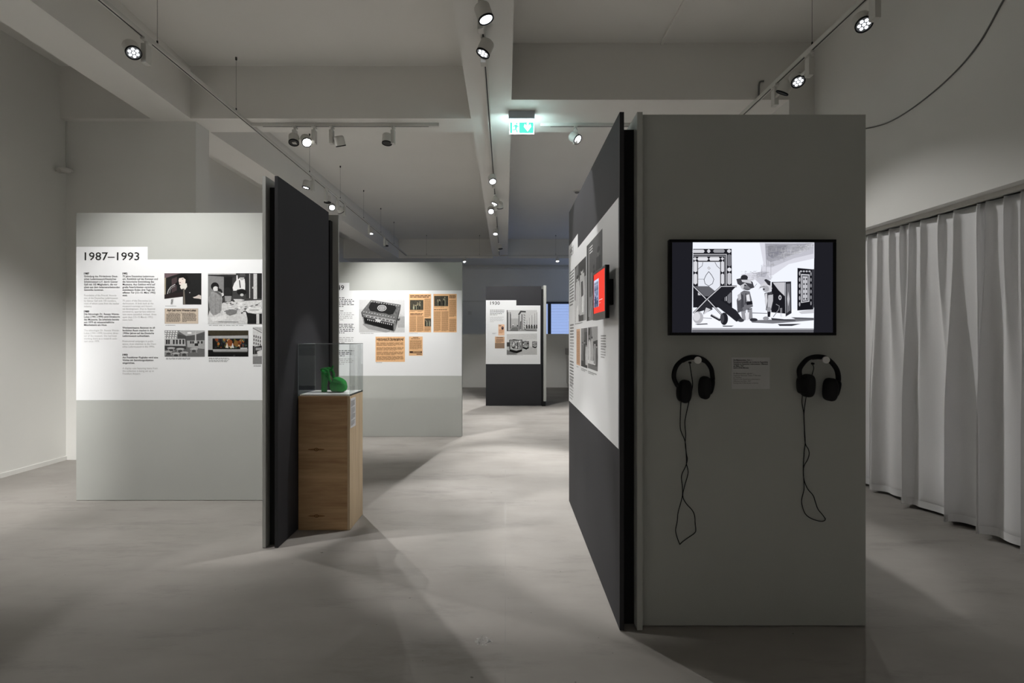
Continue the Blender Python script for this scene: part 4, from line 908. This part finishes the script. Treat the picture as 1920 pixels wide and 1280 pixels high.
# label on the plinth side (plane x = px1 facing +x, read towards the back)
PSd = Plane((px1,0,0), (0,1,0), (0,0,1), (1,0,0))
lx0, lx1, lz1, lz0 = pd0+.008, pd0+.135, .965, .748
lc = solo('caption_card', MB().box((px1+.0006, lx0, lz0), (px1+.003, lx1, lz1), mat('card_white', (.78,.78,.80,1), .6, noise=.02)), (px1, lx0, lz0), 'narrow white caption card on the side of the plinth', 'card')
p = Print(PSd, .0032); rr = random.Random(4)
for blk, (z, n) in enumerate(((lz1-.018,7),(lz1-.07,7),(lz1-.118,6),(lz1-.165,6))):
    for i in range(n):
        x = lx0+.010; e = lx1-.012-rr.uniform(0,.02)
        if i == n-1: e = lx0+.06
        while x < e:
            l = min(rr.uniform(.008,.024), e-x); zz = z-i*.0066; p.poly([(x,zz),(x+l,zz),(x+l,zz-.0036),(x,zz-.0036)], ink(70 if blk % 2 == 0 else 130)); p.n -= 1; x += l+.003
p.build('text_block', lc)
# glass
M_glass = bpy.data.materials.new('clear_acrylic'); M_glass.use_nodes = True
nt = M_glass.node_tree; nt.nodes.remove(nt.nodes['Principled BSDF'])
gl = nt.nodes.new('ShaderNodeBsdfGlossy'); gl.inputs['Roughness'].default_value = .015; gl.inputs['Color'].default_value = (.9,.92,.95,1)
tr = nt.nodes.new('ShaderNodeBsdfTransparent'); tr.inputs['Color'].default_value = (.955,.965,.965,1)
lw = nt.nodes.new('ShaderNodeLayerWeight'); lw.inputs['Blend'].default_value = .5
pw = nt.nodes.new('ShaderNodeMath'); pw.operation = 'POWER'; pw.inputs[1].default_value = 5; nt.links.new(lw.outputs['Facing'], pw.inputs[0])
fz = nt.nodes.new('ShaderNodeMath'); fz.operation = 'MULTIPLY_ADD'; fz.inputs[1].default_value = .9; fz.inputs[2].default_value = .016; nt.links.new(pw.outputs[0], fz.inputs[0])
mx = nt.nodes.new('ShaderNodeMixShader')
nt.links.new(fz.outputs[0], mx.inputs[0]); nt.links.new(tr.outputs[0], mx.inputs[1]); nt.links.new(gl.outputs[0], mx.inputs[2]); nt.links.new(mx.outputs[0], nt.nodes['Material Output'].inputs[0])
M_edge = mat('acrylic_edge', (.42,.45,.46,1), .25, noise=.05); M_seal = mat('dark_edge', (.03,.035,.032,1), .4, noise=.05)
gv = thing('glass_cover', ((px0+px1)/2, (pd0+pd1)/2, pz), 'clear box cover over the green shoe on the plinth', 'display case')
gz0, gz1, g = pz+.001, 1.363, .004
part('base_board', MB().box((px0+.008, pd0+.008, pz+.0005), (px1-.008, pd1-.008, pz+.012), mat('white_base', (.8,.8,.79,1), .5, noise=.01)), gv, 'white base board')
for (a, b) in (((px0, pd0, gz0), (px1, pd0+g, gz1)), ((px0, pd1-g, gz0), (px1, pd1, gz1)), ((px0, pd0+g, gz0), (px0+g, pd1-g, gz1)), ((px1-g, pd0+g, gz0), (px1, pd1-g, gz1)), ((px0, pd0, gz1), (px1, pd1, gz1+g))):
    part('pane', MB().box(a, b, M_glass), gv)
e = .0016; ed = MB()
for y in (pd0, pd1):
    ed.box((px0-e, y-e, gz1+g), (px1+e, y+e, gz1+g+2*e), M_edge)
    for x in (px0, px1): ed.box((x-e*.6, y-e*.6, gz0), (x+e*.6, y+e*.6, gz1+g), M_edge)
ed.box((px0-e, pd0-e, gz1+g), (px0+e, pd1, gz1+g+2*e), M_edge); ed.box((px1-e, pd0, gz1+g), (px1+e, pd1, gz1+g+2*e), M_seal)
part('edge_strip', ed, gv, 'bright glued edges')
part('seal', MB().box((px1-.003, pd0+.01, gz0), (px1+.0006, pd1, gz0+.012), M_seal), gv, 'dark bottom edge')
# shoe: u towards the toe, v across, w up
M_shoe = mat('green_suede', rgb(6, 146, 50), .75, noise=.18, nscale=60, bump=.3, bscale=400, spec=.25)
M_in = mat('shoe_lining', rgb(70, 52, 40), .8, noise=.1)
so = Vector((W(626, 0, 3.945).x, 3.935, pz+.0125)); yaw = math.radians(-12); cu_, su_ = math.cos(yaw), math.sin(yaw)
def sh(u, v, w): return Vector((so.x + u*cu_ - v*su_, so.y + u*su_ + v*cu_, so.z + w))
shoe = thing('platform_shoe', so, 'green platform sandal with a block heel inside the glass cover', 'shoe')
def vring(u, w0, w1, hw, n=20, e=2.6):
    cw_, hh = (w0+w1)/2, (w1-w0)/2; o = []
    for k in range(n):
        a = 2*math.pi*k/n; c, s = math.cos(a), math.sin(a); f = 1/((abs(c)**e + abs(s)**e)**(1/e)); o.append(sh(u, hw*c*f, cw_ + hh*s*f))
    return o
part('platform', MB().loft([vring(-.022,.040,.060,.020), vring(-.016,.020,.072,.027), vring(-.008,.004,.082,.032), vring(.006,0,.086,.037), vring(.030,0,.090,.043), vring(.058,0,.088,.046), vring(.082,.002,.080,.042), vring(.097,.010,.070,.034), vring(.106,.022,.060,.022), vring(.109,.032,.050,.010)], M_shoe), shoe)
part('toe_upper', MB().loft([vring(.004,.078,.094,.030), vring(.012,.07,.108,.037), vring(.026,.07,.116,.041), vring(.044,.07,.114,.0435), vring(.062,.066,.106,.044), vring(.080,.06,.096,.041), vring(.094,.055,.082,.033), vring(.104,.05,.068,.020)], M_shoe), shoe)
part('throat', MB().loft([vring(.0035,.082,.093,.024), vring(.010,.084,.1085,.030), vring(.018,.098,.1135,.026)], M_in), shoe, 'dark opening')
def hring(cu0, w, ru, rv, n=18): return [sh(cu0 + ru*math.cos(2*math.pi*k/n), rv*math.sin(2*math.pi*k/n), w) for k in range(n)]
part('heel', MB().loft([hring(-.078,0,.020,.019), hring(-.078,.004,.0215,.0205), hring(-.077,.05,.0225,.0215), hring(-.074,.09,.026,.024), hring(-.070,.12,.031,.027), hring(-.068,.14,.033,.029), hring(-.072,.15,.028,.026)], M_shoe), shoe)
def ribbon(pts, hw, th=.0025, m=M_shoe, across=None):
    pts = spline([Vector(q) for q in pts], 6); R = []
    for i, q in enumerate(pts):
        t = (pts[min(i+1,len(pts)-1)] - pts[max(i-1,0)]).normalized(); a = Vector(across or (0,0,1)); a = (a - t*a.dot(t)).normalized(); nn = t.cross(a)
        h_ = hw if not callable(hw) else hw(i/(len(pts)-1))
        R.append([sh(*(q + a*h_ + nn*th)), sh(*(q - a*h_ + nn*th)), sh(*(q - a*h_ - nn*th)), sh(*(q + a*h_ - nn*th))])
    return MB().loft(R, m, True)
part('shank', ribbon([(-.090,0,.146),(-.06,0,.137),(-.035,0,.112),(-.012,0,.078),(.01,0,.07)], .024, .006, M_shoe, (0,1,0)), shoe)
part('insole', ribbon([(-.088,0,.1535),(-.06,0,.1445),(-.034,0,.119),(-.010,0,.085)], .019, .001, M_in, (0,1,0)), shoe, 'dark insole')
part('heel_counter', ribbon([(-.060,-.026,.150),(-.085,-.024,.156),(-.102,0,.160),(-.085,.024,.156),(-.060,.026,.150)], lambda t: .012, .0022), shoe)
part('ankle_strap', ribbon([(-.096,-.022,.168),(-.074,-.032,.180),(-.048,-.030,.176),(-.026,-.012,.166),(-.024,.010,.168),(-.048,.028,.178),(-.076,.030,.180),(-.096,.020,.168)], .0065, .0022), shoe)
part('side_strap', ribbon([(-.060,-.031,.182),(-.034,-.034,.168),(-.020,-.034,.142),(-.018,-.033,.112),(-.006,-.030,.084)], .0095, .0022, M_shoe, (1,0,.4)), shoe)
part('side_strap', ribbon([(-.060,.031,.182),(-.034,.034,.168),(-.020,.034,.142),(-.018,.033,.112),(-.006,.030,.084)], .0095, .0022, M_shoe, (1,0,.4)), shoe)
part('strap_end', ribbon([(-.040,-.010,.176),(-.022,-.014,.172),(-.004,-.018,.180),(.010,-.020,.204)], lambda t: .013-.007*t, .0022, M_shoe, (-.5,.1,.8)), shoe)

# ------------------------------------------------------------------ curtain and its rail
rl = solo('curtain_rail', MB().box((3.348, YB+.3, 2.378), (3.382, 5.38, 2.4095), M_white), (3.365, 1, 2.378), 'straight white curtain rail under the high wall', 'curtain rail')
def curtain():
    tops = [5.2,5.06,4.90,4.765,4.635,4.494,4.373,4.275,4.155,3.986,3.849,3.654,3.593,3.459,3.345,3.22,3.08,2.96,2.82,2.69,2.55,2.42,2.28,2.15,2.0]
    bots = [5.2,4.95,4.70,4.277,3.865,3.617,3.30,2.95,2.6,2.3,2.0]
    def phase(L, d):
        for i in range(len(L)-1):
            if L[i] >= d >= L[i+1]: return i + (L[i]-d)/(L[i]-L[i+1])
        return len(L)-1
    mb = MB(); N, Mz = 620, 26; z0, z1 = .028, 2.372; R = []
    rr = random.Random(12)
    def prof(ph): c = math.cos(2*math.pi*(ph)); s = math.sin(2*math.pi*ph); return c + .28*math.cos(4*math.pi*ph+.6), s
    def side(off):
        out = []
        for j in range(Mz+1):
            t = j/Mz; z = z0 + (z1-z0)*t; row = []
            k = max(0, min(1, (t-.30)/.62)); k = k*k*(3-2*k)
            for i in range(N+1):
                d = 5.2 - 3.2*i/N
                pt, st = prof(phase(tops, d)); pb, sb = prof(phase(bots, d)*1.0)
                x = 3.395 - k*.026*pt - (1-k)*(.058*pb + .017*math.cos(2*math.pi*phase(tops, d)))
                y = d + k*.014*st + (1-k)*.05*sb
                if j == Mz: x = 3.385 + (x-3.385)*.8
                row.append((x+off, y, z + (.006*math.sin(9*d) if j == 0 else 0)))
            out.append(row)
        return out
    m = mat('white_curtain', (.80,.795,.80,1), .85, noise=.03, nscale=300, bump=.2, bscale=900, spec=.2)
    a = side(0); b = side(.0035)
    va = [p for r in a for p in r]; vb = [p for r in b for p in r]; n = N+1; nv = len(va); fs = []
    for j in range(Mz):
        for i in range(N):
            q = j*n+i; fs.append((q, q+n, q+n+1, q+1)); fs.append((nv+q, nv+q+1, nv+q+n+1, nv+q+n))
    for i in range(N): fs.append((i, i+1, nv+i+1, nv+i)); fs.append((Mz*n+i, nv+Mz*n+i, nv+Mz*n+i+1, Mz*n+i+1))
    return MB().add(va+vb, fs, m, True), a, m
cmb, ca_, cm = curtain()
ct = solo('curtain', cmb, (3.395, 3.6, .028), 'long pale grey curtain in deep folds along the right wall', 'curtain')
hem = MB(); row = ca_[0]
hv = []; hf = []
for i, (x, y, z) in enumerate(row): hv += [(x-.0022, y, z-.001), (x-.0022, y, z+.055)]
for i in range(len(row)-1): hf.append((2*i, 2*i+1, 2*i+3, 2*i+2))
# hem follows the cloth a finger above its lower edge
zb_ = (ca_[1][0][2]-ca_[0][0][2]); hv = []
for i in range(len(row)):
    x, y, z = ca_[0][i]; x2, y2, z2 = ca_[1][i]; f = .055/zb_
    hv += [(x-.0022, y, z-.001), (x+(x2-x)*f-.0022, y+(y2-y)*f, z+.055)]
part('hem', hem.add(hv, hf, cm, True), ct)

# ------------------------------------------------------------------ exit sign
de = 5.69
es = thing('exit_sign', (W(978,0,de).x, de, ZB-.235), 'lit green escape route sign under the beam', 'exit sign')
ex0, ex1 = W(953.5,0,de).x, W(1002.5,0,de).x
part('housing', MB().box((ex0, de-.035, W(0,224.5,de).z), (ex1, de+.035, ZB-.002), mat('sign_housing', (.45,.47,.52,1), .4, noise=.03)), es, bevel=.004)
q0, q1 = W(955.5,224.5,de), W(1001,251,de)
pn = part('light_panel', MB().box((q0.x, de-.006, q1.z), (q1.x, de+.006, q0.z), emit('sign_edge', (.70,1.0,1.0,1), 40.0)), es, 'glowing panel')
PE = Front(de-.006); zS = Zoom(PE, 900, 190, 9.6); p = Print(PE, .0003)
Gn = emit('sign_green', (.10,.80,.56,1), 1.35); Wt = emit('sign_white', (.92,1,.97,1), 1.5)
p.zr(zS, 535,372,965,572, Gn); p.zr(zS, 578,362,708,575, Wt); p.z(zS, [(840,362),(878,362),(878,440),(905,400),(925,455),(858,545),(785,455),(805,400),(840,440)], Wt)
p.ze(zS, 660,402,14,14, Gn); p.z(zS, [(625,425),(660,420),(672,450),(655,500),(668,520),(680,555),(664,560),(648,520),(635,490)], Gn); p.z(zS, [(625,425),(640,430),(612,462),(595,450),(598,438),(610,442)], Gn); p.z(zS, [(660,425),(690,450),(700,440),(704,450),(688,465),(658,445)], Gn); p.z(zS, [(636,485),(650,500),(630,520),(585,520),(585,508),(622,506)], Gn)
p.build('pictogram', es, 'running figure, doorway and downward arrow')

# ------------------------------------------------------------------ small things on walls and ceiling
M_dcab = mat('grey_cable', (.16,.16,.155,1), .6, noise=.05)
def onR(x, y):
    px, py = 1280 + x/2.976, y/2.976; d = (XR-.006)*F/(px-VX); return Vector((XR-.006, d, CAM_H + (VY-py)*d/F))
cab = [onR(*q) for q in ((1960,-330),(1860,-110),(1790,0),(1720,130),(1660,232),(1590,325),(1520,402),(1430,487),(1330,568),(1240,632),(1150,682),(1080,705),(1018,717),(950,728),(880,738))]
solo('cable', MB().tube(cab, .0055, M_dcab, 8, 1, None, 4), tuple(cab[8]), 'grey cable curving down the high wall above the curtain', 'cable')
sp_ = W(125, 325, 5.9)
dt = thing('wall_detector', (XL+.002, 5.84, sp_.z), 'small round white detector in the corner of the left wall', 'detector')
part('base', MB().lathe((XL+.085, 5.82, sp_.z+.035), (0,0,-1), [(0,.05),(.004,.075),(.022,.08),(.03,.07)], M_white), dt)
part('dome', MB().lathe((XL+.115, 5.80, sp_.z+.006), (0,0,-1), [(0,.05),(.012,.05),(.024,.035),(.028,.012)], M_white), dt)
part('bracket', MB().box((XL+.001, 5.80, sp_.z-.01), (XL+.05, 5.86, sp_.z+.03), M_white), dt)
solo('wall_cable', MB().cyl((XL+.02, 5.93, 3.36), (XL+.02, 5.93, ZB-.001), .004, M_wall, n=8), (XL+.02, 5.93, 3.36), 'thin white cable rising from the corner detector', 'cable')
sd = thing('smoke_detector', (1.51, 10.83, ZC-.05), 'round smoke detector on the far ceiling', 'detector')
part('base', MB().cyl((1.51,10.83,ZC-.0005), (1.51,10.83,ZC-.02), .075, M_white), sd)
part('sensor', MB().lathe((1.51,10.83,ZC-.02), (0,0,-1), [(0,.05),(.02,.045),(.035,.02)], mat('sensor_grey', (.2,.2,.2,1), .5, noise=.05)), sd)
solo('ceiling_conduit', MB().box((1.632, YB+.1, ZC-.022), (1.66, 5.398, ZC-.0006), M_ceil), (1.646, 3, ZC-.022), 'straight cable duct on the right ceiling', 'cable duct')
ck = [W(1432,152,5.39), W(1426,153,5.39), W(1423.5,158,5.39), W(1423,170,5.39), W(1423,184,5.39)]
solo('conduit_stub', MB().tube(ck, .009, M_dcab, 8, 1, None, 4), tuple(ck[-1]), 'short bent pipe on the cross beam beside the right track', 'pipe')
ctb = thing('sideboard', (2.3, 14.1, 0), 'low white sideboard at the far right by the parapet', 'sideboard')
part('body', MB().box((1.73, 13.6, .15), (2.9, 14.6, .95), M_wall), ctb, bevel=.004)
part('worktop', MB().box((1.70, 13.58, .95), (2.92, 14.62, 1.13), mat('worktop', (.4,.39,.37,1), .5, noise=.03)), ctb, bevel=.004)
part('base', MB().box((1.80, 13.66, 0), (2.85, 14.55, .15), M_core), ctb)
